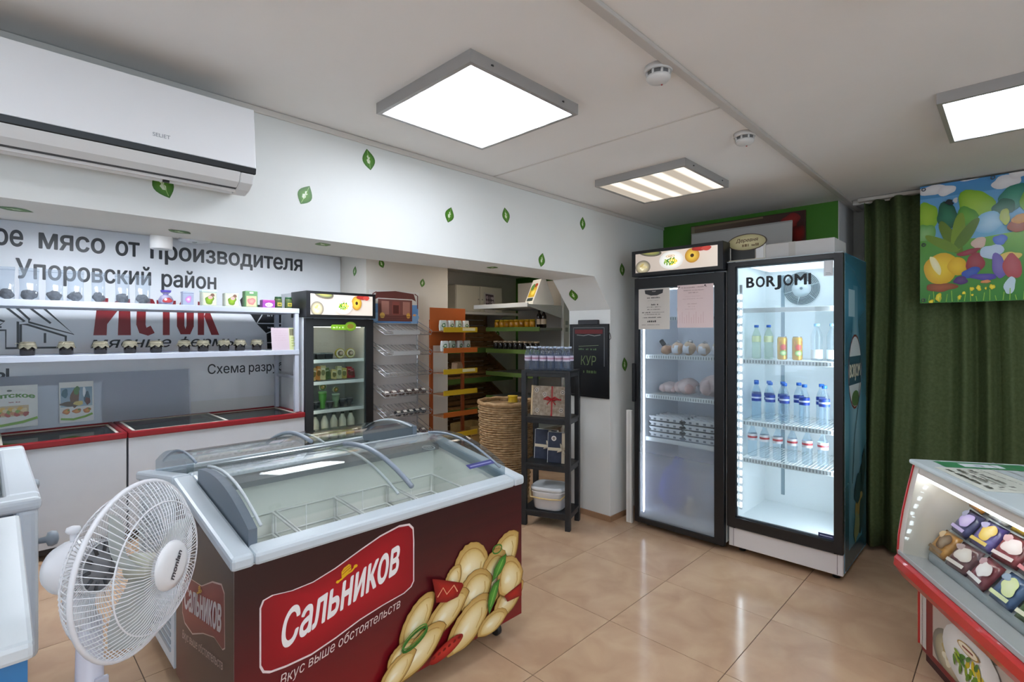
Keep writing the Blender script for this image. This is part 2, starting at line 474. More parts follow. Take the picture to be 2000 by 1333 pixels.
for i, (x, y, r) in enumerate([(.072, 2.52, 70), (.586, 2.575, 60), (1.163, 2.44, 40), (2.37, 2.5, 30)]):
    leaf(wall_left, (x, y, 1.955), (1, 0, 0), (0, -1, 0), .11, r, i)
leaf(wall_left, (3.4, 2.616, 1.83), (0, -1, 0), Vector((-.22, 0, .25)).normalized(), .12, -10)
for i, (x, z, h, r) in enumerate([(2.908, 2.245, .1, 25), (3.43, 2.077, .1, -10), (3.064, .534, .1, 10), (3.147, 1.077, .1, 10)]):
    leaf(wall_mid, (x, 4.76, z), *FX, h, r, i)
leaf(wall_mid, (2.73, 4.99, 2.168), (0, -1, 0), (0, 0, 1), .11, -15)
leaf(wall_rec, (5.28, 5.5, 1.95), *FX, .1, -15); leaf(wall_rec, (5.32, 5.5, 1.5), *FX, .1, 5)
leaf(wall_rear, (1.9, 5.3, .95), *FX, .1, 20)
# ---------------------------------------------------------------- ceiling lamps
def lamp_mat(col, power, dim):
    m = bpy.data.materials.new('lamp_diffuser'); m.use_nodes = True
    nt = m.node_tree; N, L = nt.nodes, nt.links; N.remove(N['Principled BSDF'])
    tc = N.new('ShaderNodeTexCoord'); sp = N.new('ShaderNodeSeparateXYZ'); L.new(tc.outputs['Object'], sp.inputs[0])
    mu = N.new('ShaderNodeMath'); mu.operation = 'MULTIPLY'; mu.inputs[1].default_value = 2 * PI / .142
    L.new(sp.outputs[1], mu.inputs[0])
    cs = N.new('ShaderNodeMath'); cs.operation = 'SINE'; L.new(mu.outputs[0], cs.inputs[0])
    ab = N.new('ShaderNodeMapRange'); ab.inputs[1].default_value = -.3; ab.inputs[2].default_value = .95
    ab.inputs[3].default_value = dim; ab.inputs[4].default_value = 1.0
    L.new(cs.outputs[0], ab.inputs[0])
    st = N.new('ShaderNodeMath'); st.operation = 'MULTIPLY'; st.inputs[1].default_value = power; L.new(ab.outputs[0], st.inputs[0])
    e = N.new('ShaderNodeEmission'); e.inputs[0].default_value = lin(col); L.new(st.outputs[0], e.inputs[1])
    L.new(e.outputs[0], N['Material Output'].inputs[0])
    return m
def ceiling_lamp(x, y, zc, label, col, power, dim):
    t = thing('ceiling_lamp', label, 'lamp', (x, y, zc), 0, 'square ceiling lamps')
    h, d = .302, .045
    b = B()
    fr = mat('#a9a7a5', .4, .3)
    for s in (-1, 1):
        b = B().prism([(-h, 0), (h, 0), (h, -d), (-h, -d)], s * h, s * (h - .018)); b.obj('frame_rail', fr, t)
        B().prism([(-h + .018, 0), (h - .018, 0), (h - .018, -d), (-h + .018, -d)], s * h, s * (h - .018), 'x').obj('frame_rail', fr, t)
    box('diffuser', lamp_mat(col, power, dim), t, -h + .018, h - .018, -h + .018, h - .018, -.04, -.035)
    box('tray', mat('#dddddd', .5), t, -h + .018, h - .018, -h + .018, h - .018, -.012, -.0005)
    for sx in (-.2, .2):
        B().lathe([(.006, -.002), (.006, .002), (.003, .003)], (sx, -h, -.022), 8).obj('screw', mat('#555555', .4, .8), t)
    return t
ceiling_lamp(1.459, 1.632, 2.49, 'square cool white ceiling lamp nearest the wall air conditioner', '#eef5ff', LAMP_COOL, .22)
ceiling_lamp(3.012, 1.612, 2.49, 'square warm white ceiling lamp showing four tubes, above the glass fridges', '#fff0dc', LAMP_WARM, .3)
ceiling_lamp(3.0, -.07, 2.49, 'square cool white ceiling lamp cut off at the right, above the children\'s banner', '#eaf1ff', LAMP_COOL * .62, .22)
for x, y, zc, p, wh in ((1.459, -.07, 2.49, LAMP_COOL * .8, 'just outside the picture, right of the big lamp'), (-.3, 1.0, 2.49, LAMP_COOL * .8, 'behind the camera near the air conditioner'), (-.3, -1.2, 2.49, LAMP_COOL * .8, 'behind the camera in the far corner'), (1.459, -1.7, 2.49, LAMP_COOL * .8, 'behind the camera near the counter')):  # the lamps behind the camera are unseen, added as fill light
    ceiling_lamp(x, y, zc, 'square ceiling lamp ' + wh, '#eef5ff', p, .22)
for x, y, zc, p, cl, lb in ((.5, 4.15, 2.35, LAMP_REAR, '#eef5ff', 'square ceiling lamp of the rear room over the chest freezers'), (1.95, 4.15, 2.35, LAMP_REAR, '#eef5ff', 'square ceiling lamp of the rear room over the small fridge'), (4.0, 4.1, 2.35, LAMP_REAR * .2, '#fff0dc', 'dim square ceiling lamp of the rear room over the racks')):
    ceiling_lamp(x, y, zc, lb, cl, p, .6)
# round spot and detector on the rear ceiling
t = thing('spot_lamp', 'white cylinder spot lamp hanging in front of the wall lettering', 'lamp', (.974, 4.827, 2.35))
B().lathe([(.08, 0), (.08, -.02), (.072, -.024), (.072, -.07), (.075, -.072), (.075, -.165), (.07, -.172)], n=28).obj('housing', mat('#e4e4e2', .4), t)
B().lathe([(.055, -.1725), (.05, -.1738), (.03, -.1745)], n=20).obj('lens', mat('#bdbdb8', .3), t)
def detector(loc, label, r):
    t = thing('smoke_detector', label, 'detector', loc)
    B().lathe([(r, 0), (r, -.016), (r * .94, -.02)], n=28).obj('base', mat('#d3d2d0', .45), t)
    B().lathe([(r * .82, -.02), (r * .8, -.032), (r * .74, -.036)], n=24).obj('vent_ring', mat('#6d6c6c', .6), t)
    for i in range(8):
        a = 2 * PI * i / 8
        B().tube([(r * .83 * math.cos(a), r * .83 * math.sin(a), -.02), (r * .8 * math.cos(a), r * .8 * math.sin(a), -.036)], .005, 5).obj('rib', mat('#d3d2d0', .45), t)
    B().lathe([(r * .85, -.034), (r * .86, -.042), (r * .7, -.052), (r * .3, -.056), (.001, -.056)], n=28).obj('cover', mat('#dcdbd9', .4), t)
    B().ball((r * .5, 0, -.055), .004, .004, .003, 8, 5).obj('indicator', mat('#b03030', .3), t)
    return t
detector((1.721, .935, 2.49), 'white smoke detector nearer the big lamp, beside the ceiling strip', .05)
detector((2.585, .945, 2.49), 'white smoke detector nearer the fridges, beside the ceiling strip', .05)
t = thing('ceiling_sensor', 'flat white disc sensor beside the cylinder spot lamp', 'detector', (1.281, 5.13, 2.35))
B().lathe([(.055, 0), (.055, -.012), (.12, -.02), (.125, -.03), (.1, -.038), (.05, -.04)], n=28).obj('disc', mat('#dedfdd', .4), t)
B().lathe([(.02, -.04), (.018, -.046), (.005, -.05)], n=16).obj('lens', mat('#c8cac8', .3), t)
# ---------------------------------------------------------------- air conditioner
ac = thing('air_conditioner', 'white wall air conditioner with a black strip along its front', 'air conditioner', (.73, 2.329, 2.07))
WP = mat('#f4f5f8', .2, coat=.3)
L = -1.1
prof = [(0, .03), (0, .315), (-.16, .318), (-.195, .312), (-.19, .085), (-.15, .02), (-.10, .0)]
B().prism(prof, L, 0, 'x').obj('body', mat('#e4e5e6', .3), ac, .008)
B().prism([(-.197, .312), (-.205, .318), (-.228, .085), (-.218, .083)], L - .002, .004, 'x').obj('front_panel', WP, ac, .003)
B().prism([(-.218, .083), (-.229, .084), (-.2245, .062), (-.2105, .062)], L - .002, .004, 'x').obj('dark_strip', mat('#101013', .4), ac, .002)
B().prism([(-.212, .062), (-.223, .061), (-.205, .026), (-.17, .008), (-.165, .016), (-.19, .03)], L + .05, -.05, 'x').obj('louver', mat('#dedede', .3), ac, .003)
B().prism([(-.16, .0125), (-.175, .0145), (-.174, .009), (-.16, .007)], L + .05, -.05, 'x').obj('louver_slot', mat('#3a3a3c', .5), ac)
for s in (0, 1):
    a, b = ((-.05, 0), (L, L + .05))[s]
    B().prism([(-.212, .062), (-.223, .061), (-.207, .026), (-.17, .006), (-.12, -.006), (-.1, .02), (-.19, .062)], a, b, 'x').obj('end_cap', mat('#dedede', .3), ac, .006)
B().prism([(-.16, -.003), (-.03, .0225), (-.03, .035), (-.16, .02)], L + .05, -.05, 'x').obj('underside', mat('#d6d3d0', .5), ac)
for x in (-.28, -.72): box('clip', mat('#2a2a2a', .5), ac, x, x + .02, -.125, -.115, -.004, .004)
box('drain_outlet', mat('#1c1c1c', .6), ac, L + .1, L + .2, -.15, -.06, -.01, .005, .004)
Pr().text('SELIET', 0, 0, .013, '#9aa0a6', bold=.01).build('lettering', ac, (-.33, -.2236, .122), (1, 0, 0), (0, .095, .995))
for i, o in enumerate(ac.children): pass
B().prism([(-.19, .3175), (-.03, .3165), (-.03, .3185), (-.19, .3195)], L + .06, -.06, 'x').obj('intake_grille', mat('#b9babb', .5), ac)
# ================================================================ chest freezers with curved sliding glass
RIM = mat('#c9d3da', .3, var=.01)
GREYP = mat('#66717c', .4)
LINER = mat('#f2f4ee', .45)
WIREW = mat('#eef0ee', .35)
LID = glass('#fafcfb', 1.0)
FL, FD = 1.34, .71
def rz_(y): return .80 + .162 * y
def lid_z(y, up=0):
    t = (y - .05) / (.63)
    return rz_(y) + .03 + .085 * math.sin(PI * (.12 + .8 * t)) + up - .02
def chest_freezer(name, label, loc, rz, body_m, group, L=FL, rim_m=RIM, vents=False, ends=GREYP, baskets=True, cat='freezer'):
    t = thing(name, label, cat, loc, rz, group)
    h = L / 2; i = .055
    side = [(0, .1), (FD, .1), (FD, rz_(FD) - .04), (0, rz_(0) - .04)]
    b = B()
    b.box(-h + i, h - i, 0, i, .1, rz_(0) - .04).box(-h + i, h - i, FD - i, FD, .1, rz_(FD) - .045)
    b.prism(side, -h, -h + i, 'x').prism(side, h - i, h, 'x').box(-h + i, h - i, i, FD - i, .1, .2)
    b.obj('body', body_m, t)
    # liner: the pale inside of the tub
    i += .004; ins = [(i, .34), (FD - i, .34), (FD - i, rz_(FD) - .06), (i, rz_(0) - .06)]
    l = B()
    l.add([(-h + i, y, z) for y, z in ins] + [(h - i, y, z) for y, z in ins], [(0, 1, 2, 3), (7, 6, 5, 4), (0, 4, 5, 1), (1, 5, 6, 2), (3, 7, 4, 0)][:0] + [(0, 1, 5, 4), (1, 2, 6, 5), (0, 4, 7, 3), (0, 3, 2, 1), (4, 5, 6, 7)])
    o = l.obj('liner', LINER, t)
    for p in o.data.polygons: p.flip()
    o.location = (0, 0, 0); o.scale = (.998, 1, 1)
    # rim: four rails, the end rails climb towards the back
    w = .06
    for s in (-1, 1):
        y0, y1 = -.012, FD + .012
        B().prism([(y0, rz_(y0) - .045), (y1, rz_(y1) - .045), (y1, rz_(y1)), (y0, rz_(y0))], s * (h + .012), s * (h - w), 'x').obj('rim_rail', rim_m, t, .012)
    B().prism([(-.012, rz_(0) - .047), (w, rz_(w) - .047), (w, rz_(w) - .002), (-.012, rz_(0) - .004)], -h + w, h - w, 'x').obj('rim_rail', rim_m, t, .012)
    B().prism([(FD + .012, rz_(FD) - .047), (FD - w, rz_(FD) - .06), (FD - w, rz_(FD - w)), (FD + .012, rz_(FD))], -h + w, h - w, 'x').obj('rim_rail', rim_m, t, .01)
    # inner dark slide rails
    B().prism([(FD - w - .001, rz_(FD) - .05), (FD - w - .05, rz_(FD) - .07), (FD - w - .05, rz_(FD) - .045), (FD - w - .001, rz_(FD) - .02)], -h + w, h - w, 'x').obj('slide_rail', mat('#8d9499', .3, .4), t)
    B().prism([(w + .001, rz_(0) - .05), (w + .012, rz_(0) - .05), (w + .012, rz_(0) - .01), (w + .001, rz_(0) - .005)], -h + w, h - w, 'x').obj('slide_rail', mat('#8d9499', .3, .4), t)
    # grey end caps under the glass ends
    n = 14
    ys = [.055 + (FD - .12) * k / n for k in range(n + 1)]
    for s in (-1, 1):
        pr = [(y, lid_z(y, .004)) for y in ys] + [(FD - .065, rz_(FD) - .03), (.055, rz_(.05) - .03)]
        m_ = ends if s < 0 else glass('#dfe6ea', .8, haze=.05)
        B().prism(pr, s * (h - w - .002), s * (h - w - .03), 'x').obj('end_cap', m_, t)
    # two curved sliding lids, each with an edge grip
    for k, (a, c, up) in enumerate(((-h + w + .032, .06, .006), (-.03, h - w - .032, -.008))):
        g = B().grid(lambda u, v: (a + (c - a) * u, ys[0] + (ys[-1] - ys[0]) * v, lid_z(ys[0] + (ys[-1] - ys[0]) * v, up)), 1, n)
        g.grid(lambda u, v: (a + (c - a) * u, ys[0] + (ys[-1] - ys[0]) * v, lid_z(ys[0] + (ys[-1] - ys[0]) * v, up - .004)), 1, n)
        lid = g.obj('glass_lid', LID, t)
        e = c - .012 if k == 0 else c - .006
        B().tube([(e, y, lid_z(y, up + .004)) for y in ys], .011 if k == 0 else .006, 8).obj('grip', mat('#8b96a3', .35), lid)
        B().tube([(a + .01, y, lid_z(y, up + .003)) for y in ys], .006, 6).obj('edge_trim', mat('#c8d0d4', .35), lid)
    if baskets:
        for k in range(4):
            a0 = -h + .075 + (L - .15) / 4 * k; a1 = a0 + (L - .15) / 4 - .012
            q = B()
            for z in (.40, .56, .66):
                q.tube([(a0, .075, z), (a1, .075, z), (a1, FD - .075, z + .04), (a0, FD - .075, z + .04)], .006, 5, True)
            for x in (a0, a1):
                for y in (.075, .3, FD - .075): q.tube([(x, y, .36), (x, y, .66 + (.04 if y > .2 else 0))], .0045, 5)
            for x in (a0 + (a1 - a0) / 2,):
                q.tube([(x, .075, .66), (x, .08, .36), (x, FD - .08, .36), (x, FD - .075, .7)], .003, 5)
            q.obj('wire_basket', WIREW, t)
    for sx in (-1, 1):
        for y in (.08, FD - .08):
            q = B(); q.lathe([(.026, -.014), (.03, -.01), (.03, .01), (.026, .014)], (0, 0, 0), 14)
            q.v = [(sx * (h - .1) + z, y + x, .03 + yy) for x, yy, z in q.v]
            q.box(sx * (h - .1) - .02, sx * (h - .1) + .02, y - .02, y + .02, .055, .1)
            q.obj('castor', mat('#2b2b2d', .5), t)
    if vents:
        for k in range(16):
            z = .15 + k * .033
            box('vent_slat', mat('#aeb4b8', .5), t, h, h + .004, .1, FD - .05, z, z + .017)
    return t
fz = chest_freezer('chest_freezer', 'dark red chest freezer with dumplings pictured on its front', (1.2275, 1.79, 0), 0, mat('#e6e8e8', .4), 'chest freezers standing back to back')
CX = 1.2275
def dumpling(p, x, z, rx, ry, rot=0, seed=0):
    """half-moon dumpling: domed back, pinched corners, crimped rim"""
    q = random.Random(seed); ca, sa = math.cos(R(rot)), math.sin(R(rot)); f = lambda a, b: (x + a * ca - b * sa, z + a * sa + b * ca)
    out = [(rx * 1.05 * math.cos(t), ry * (1.2 * math.sin(t) ** .9 - .3 + .03 * math.sin(t * 22 + seed))) for t in (PI * k / 20 for k in range(21))]
    out += [(-rx * (1 - 2 * k / 12), ry * (-.3 - .62 * math.sin(PI * k / 12) ** .8)) for k in range(1, 12)]
    p.poly([f(a * 1.03, b * 1.05 - ry * .03) for a, b in out], '#7d5a24')
    p.shade([f(a, b) for a, b in out], '#e8d294', '#bd9650', dy=-ry * .1)
    inner = [(a * .8, b * .74 - ry * .12) for a, b in out]
    p.shade([f(a, b) for a, b in inner], '#f6e9c0', '#d9bd78', dx=-rx * .12, dy=ry * .1)
    p.line([f(rx * .86 * math.cos(t), ry * (.92 * math.sin(t) - .26)) for t in (PI * (.08 + .84 * k / 12) for k in range(13))], ry * .05, '#b48a45')
    p.blob(*f(-rx * .2, -ry * .02), rx * .26, ry * .2, '#f3e4b6', '#fdf6dc', rot, .1, seed)
    p.line([f(rx * .1, -ry * .62), f(rx * .45, -ry * .42), f(rx * .6, -ry * .1)], ry * .05, '#c9a45c')
def logo_text(p, s, base, hs, x0, x1, col, shear=0, bold=.035):
    """lettering along a climbing baseline: base and hs are functions of x"""
    p.text(s, x0, 0, 1, col, x1=x1, bold=bold, warp=lambda x, y: (x + shear * y * hs(x), base(x) + y * hs(x)))
def hat(p, x, z, k, col='#e6b31c'):
    f = lambda a, b: (x + a * k, z + (b + a * .35) * k)
    p.poly([f(*q) for q in ((-.6, -.5), (-.62, .15), (-.35, .42), (.25, .45), (.5, .2), (.55, -.35))], col)
    p.line([f(-1.05, -.62), f(-.6, -.62), f(0, -.5), f(.6, -.55), f(1.05, -.3)], .2 * k, col)
    p.ell(*f(-1.05, -.6), .22 * k, .16 * k, col); p.ell(*f(1.05, -.3), .24 * k, .18 * k, col)
    p.line([f(-.55, -.2), f(0, -.08), f(.5, -.05)], .07 * k, '#a4511a'); p.line([f(-.5, .1), f(0, .2), f(.4, .2)], .05 * k, '#a4511a')
p = Pr()
H0 = FL / 2
N_ = 10
for i in range(N_):
    z0, z1 = .1 + .66 * i / N_, .1 + .66 * (i + 1) / N_
    g = lambda z: mix('#8c101c', '#31191b', min(1, max(0, (z - .12) / .56)))
    p.k = 0
    p.mesh([(-H0, z0), (H0, z0), (H0, z1), (-H0, z1)], [(0, 1, 2, 3)], [g(z0), mix(g(z0), '#5c1218', .3), mix(g(z1), '#4a1216', .3), g(z1)])
LG = [(.635, .607), (.645, .63), (.675, .637), (.74, .629), (.816, .633), (.9, .655), (1.001, .692), (1.09, .722), (1.176, .738), (1.225, .732), (1.245, .71), (1.248, .66), (1.248, .487), (1.235, .467), (1.2, .452), (1.1, .44), (1.001, .422), (.9, .393), (.809, .373), (.72, .372), (.667, .377), (.645, .388), (.635, .411)]
lg = [(x - CX, z) for x, z in LG]
cxm = sum(x for x, _ in lg) / len(lg); czm = sum(z for _, z in lg) / len(lg)
p.poly(lg, '#e9d9d9')
p.shade([(cxm + (x - cxm) * .982, czm + (z - czm) * .96) for x, z in lg], '#b50f22', '#8e0b1c')
S_ = lambda x: (x + CX - .70) / (1.176 - .70)
logo_text(p, 'Сальников', lambda x: .437 + .118 * S_(x), lambda x: .118 + .02 * S_(x), .70 - CX, 1.17 - CX, '#f4efee', .12, .03)
hat(p, .945 - CX, .634, .034)
logo_text(p, 'Вкус выше обстоятельств', lambda x: .318 + .088 * S_(x), lambda x: .036, .70 - CX, 1.176 - CX, '#e4cfc9', .15, 0)
for k, (x, z, rx, ry, rot) in enumerate([(1.772, .441, .1, .075, 50), (1.556, .453, .088, .1, 10), (1.45, .43, .05, .04, 60), (1.70, .36, .08, .12, -15), (1.58, .335, .085, .085, 30), (1.253, .325, .1, .055, 50), (1.408, .3, .11, .06, 28), (1.80, .22, .095, .06, 30), (1.533, .2, .13, .075, 35), (1.68, .15, .08, .045, 10), (1.176, .224, .06, .04, 20), (1.265, .2, .115, .06, 30), (1.148, .165, .085, .045, 35), (1.79, .33, .07, .1, 20)]):
    dumpling(p, min(x, 1.79) - CX, z, rx * 1.16, ry * 1.16, rot, k)
p.shade([(x - CX, z) for x, z in ((1.323, .477), (1.36, .462), (1.486, .405), (1.495, .39), (1.463, .351), (1.40, .35), (1.344, .369))], '#b5221a', '#7c0f10')
p.line([(x - CX, z) for x, z in ((1.35, .39), (1.38, .42), (1.4, .385), (1.44, .41), (1.46, .375))], .006, '#e3a07a')
p.ell(1.40 - CX, .148, .095, .03, '#8e1210', 14, '#c8342a')
for k in range(6): p.ell(1.33 - CX + k * .028, .14 + k * .006, .009, .006, '#7c100e', 20)
p.shade([(x - CX, z) for x, z in ((1.75, .25), (1.87, .275), (1.87, .21), (1.77, .215))], '#b5221a', '#7c0f10')
for pts in ([(1.667, .345), (1.68, .40), (1.72, .44), (1.762, .452), (1.758, .41), (1.725, .37)], [(1.72, .345), (1.68, .335), (1.65, .30), (1.64, .25), (1.648, .2), (1.68, .24), (1.705, .29)]):
    p.shade([(x - CX, z) for x, z in pts], '#5fa33c', '#2c6a22')
p.line([(1.69 - CX, .36), (1.74 - CX, .43)], .004, '#8cc163'); p.line([(1.695 - CX, .32), (1.655 - CX, .235)], .004, '#8cc163')
for d in (0, .02): p.line([(1.233 + .06 * math.cos(a) - CX, .262 + d * .6 + .026 * math.sin(a) + .4 * .05 * math.cos(a)) for a in (2 * PI * i / 16 for i in range(16))], .011 - d * .3, ('#2f6b25', '#4f8f3a')[d > 0], True)
p.line([(1.70 + .03 * math.cos(a) - CX, .492 + .02 * math.sin(a)) for a in (2 * PI * i / 12 for i in range(12))], .007, '#3f7d2e', True)
# keep the picture inside the panel
p.v = [(min(H0, max(-H0, x)), min(.758, max(.1, z)), k) for x, z, k in p.v]
p.build('front_wrap', fz, (0, 0, 0), (1, 0, 0), (0, 0, 1), print_mat(.3), label='dark red print with a logo and dumplings')
p = Pr(); a0, a1 = -FD, 0
for i in range(N_):
    z0, z1 = .1 + .66 * i / N_, .1 + .66 * (i + 1) / N_
    p.k = 0
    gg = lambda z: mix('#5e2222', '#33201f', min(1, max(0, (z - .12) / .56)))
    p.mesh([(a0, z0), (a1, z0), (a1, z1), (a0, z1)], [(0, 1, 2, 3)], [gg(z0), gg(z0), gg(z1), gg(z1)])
p.mesh([(a0, .76), (a1, .76), (a0, .76 + FD * .162)], [(0, 1, 2)], '#33201f')
SL = [(-.615, .545), (-.60, .57), (-.5, .567), (-.35, .59), (-.22, .65), (-.12, .675), (-.09, .655), (-.085, .47), (-.11, .455), (-.2, .46), (-.33, .42), (-.47, .36), (-.58, .36), (-.614, .39)]
p.poly(SL, '#d9c3c0'); cxm = sum(x for x, _ in SL) / len(SL); czm = sum(z for _, z in SL) / len(SL)
p.shade([(cxm + (x - cxm) * .98, czm + (z - czm) * .955) for x, z in SL], '#a01723', '#7f1220')
T_ = lambda x: (x + .58) / .46
logo_text(p, 'Сальников', lambda x: .425 + .085 * T_(x), lambda x: .1 + .02 * T_(x), -.585, -.125, '#efe6e4', .1, .03)
hat(p, -.37, .572, .026)
logo_text(p, 'Вкус выше обстоятельств', lambda x: .30 + .09 * T_(x), lambda x: .034, -.6, -.1, '#cdb5b0', .15, 0)
p.build('side_wrap', fz, (-H0, 0, 0), (0, -1, 0), (0, 0, 1), print_mat(.3), label='brown print with the same red logo')
Pr().rect(0, 0, .17, .035, '#3b3f7c').rect(.015, .013, .155, .021, '#9295c4').build('lid_sticker', fz, (H0 - .27, .085, lid_z(.085, -.003)), (1, 0, 0), Vector((0, .09, lid_z(.175, -.003) - lid_z(.085, -.003))).normalized())
p = Pr(); p.line([(.03 * math.cos(2 * PI * i / 16), .03 * math.sin(2 * PI * i / 16)) for i in range(16)], .005, '#8d9a98', True); p.line([(-.012, .012), (-.012, -.012), (.012, -.012), (.012, .012)], .004, '#8d9a98'); p.line([(0, .014), (0, -.014)], .004, '#8d9a98')
p.build('round_mark', fz, (.33, .32, lid_z(.32, -.004)), (1, 0, 0), Vector((0, .1, lid_z(.42) - lid_z(.32))).normalized())
chest_freezer('chest_freezer', 'white chest freezer with vented end, behind the dark red one', (1.2275, 3.25, 0), 180, mat('#dfe3e5', .4), 'chest freezers standing back to back', vents=True)
BLUE = mat('#2f6fae', .35)
bf = chest_freezer('chest_freezer', 'blue chest freezer with white rim at the lower left edge', (-.60, 1.655, 0), 0, BLUE, 'chest freezers standing back to back', rim_m=mat('#dfe6ea', .3), ends=mat('#cfd8de', .35))
p = Pr(); p.rect(-H0, .1, H0, .757, '#2563a3', '#3a80bb'); p.ell(.1, .42, .3, .16, '#4f93c9'); p.ell(.35, .3, .2, .1, '#2f77b5'); p.v = [(min(H0, x), z, k) for x, z, k in p.v]
p.build('front_wrap', bf, (0, 0, 0), (1, 0, 0), (0, 0, 1), print_mat(.3))
# ---------------------------------------------------------------- low white freezer with rounded frame behind the blue one
t = thing('glass_top_freezer', 'white freezer with thick rounded frame behind the blue chest freezer', 'freezer', (.165, 3.05, 0))
WF = mat('#dde4e9', .25, coat=.2)
B().box(-.62, -.05, .05, 1.42, .12, .70).obj('body', mat('#cfd6da', .4), t)
for x in (-.62, 0):
    for y in (.0, 1.4): box('post', WF, t, x - .075, x, y, y + .075, .1, .76, .025, seg=3)
for x0, x1, y0, y1 in ((-.72, .01, -.01, .11), (-.72, .01, 1.37, 1.48), (-.72, -.6, .1, 1.38), (-.11, .01, .1, 1.38)): box('frame_rail', WF, t, x0, x1, y0, y1, .745, .805, .022, seg=3)
B().box(-.6, -.11, .11, .74, .775, .78).obj('glass_lid', LID, t); B().box(-.6, -.11, .72, 1.37, .786, .791).obj('glass_lid', LID, t)
box('end_panel', mat('#8e979c', .25), t, -.6, -.08, .03, .05, .45, .745, .004)
box('end_panel', mat('#dfe5e8', .35), t, -.6, -.08, .02, .05, .1, .45, .004)
box('side_panel', mat('#d4dade', .35), t, -.06, -.02, .075, 1.4, .1, .745, .004)
for y in (.3, .95): box('support_bar', mat('#c9ced2', .3), t, -.6, -.11, y, y + .03, .72, .74, .004)
for y in (.03, 1.2):
    q = B().lathe([(.012, 0), (.014, .025), (.03, .03), (.034, .045), (.028, .062), (.012, .068)], n=16); q.v = [(.0 + z, y + x, .6 + yy) for x, yy, z in q.v]
    q.obj('bumper_knob', mat('#8c959c', .4), t)
for x in (-.55, -.1):
    for y in (.1, 1.35): B().lathe([(.02, 0), (.025, .02), (.02, .1)], (x, y, 0), 12).obj('foot', mat('#333333', .5), t)
# ---------------------------------------------------------------- red-rimmed freezers along the rear wall
def red_freezer(xa, xb, label):
    t = thing('flat_top_freezer', label, 'freezer', ((xa + xb) / 2, 4.6, 0), 0, 'white freezers with red rims')
    h = (xb - xa) / 2 - .004; D = .62; RD = mat('#86101a', .35)
    b = B().box(-h, h, 0, .05, .08, .755).box(-h, h, D - .05, D, .08, .755).box(-h, -h + .05, .05, D - .05, .08, .755).box(h - .05, h, .05, D - .05, .08, .755).box(-h + .05, h - .05, .05, D - .05, .08, .16)
    b.obj('body', mat('#c3c7cd', .45, var=.01), t)
    B().add([(-h + .051, .051, .161), (h - .051, .051, .161), (h - .051, D - .051, .161), (-h + .051, D - .051, .161)], [(0, 1, 2, 3)]).obj('tub_floor', mat('#d5d8d4', .5), t)
    for x0, x1, y0, y1 in ((-h - .004, h + .004, -.012, .03), (-h - .004, h + .004, D - .03, D + .006), (-h - .004, -h + .03, .03, D - .03), (h - .03, h + .004, .03, D - .03)):
        box('rim_rail', RD, t, x0, x1, y0, y1, .755, .8, .008)
    for x0, x1, z in ((-h + .03, .03, .79), (-.03, h - .03, .78)):
        l = box('sliding_lid', glass('#cfd4cf', 1.6), t, x0 + .018, x1 - .018, .048, D - .048, z, z + .005)
        for a, c in ((x0, x0 + .018), (x1 - .018, x1)): box('lid_frame', mat('#d9d5c8', .4), l, a, c, .03, D - .03, z - .004, z + .009)
        for a, c in ((.03, .048), (D - .048, D - .03)): box('lid_frame', mat('#cfc3b2', .4), l, x0, x1, a, c, z - .004, z + .009)
    for k in range(5):
        x = -h + .12 + k * (2 * h - .24) / 4
    for sx in (-1, 1):
        for y in (.08, D - .08): B().lathe([(.025, 0), (.025, .03), (.02, .08)], (sx * (h - .1), y, 0), 12).obj('foot', mat('#2a2a2a', .5), t)
    box('plinth', mat('#26262a', .6), t, -h + .05, h - .05, .04, .06, .03, .08)
    return t
red_freezer(-.62, .72, 'white flat-topped freezer with red rim at the left edge below the shelf')
red_freezer(.725, 2.025, 'white flat-topped freezer with red rim next to the small glass fridge')
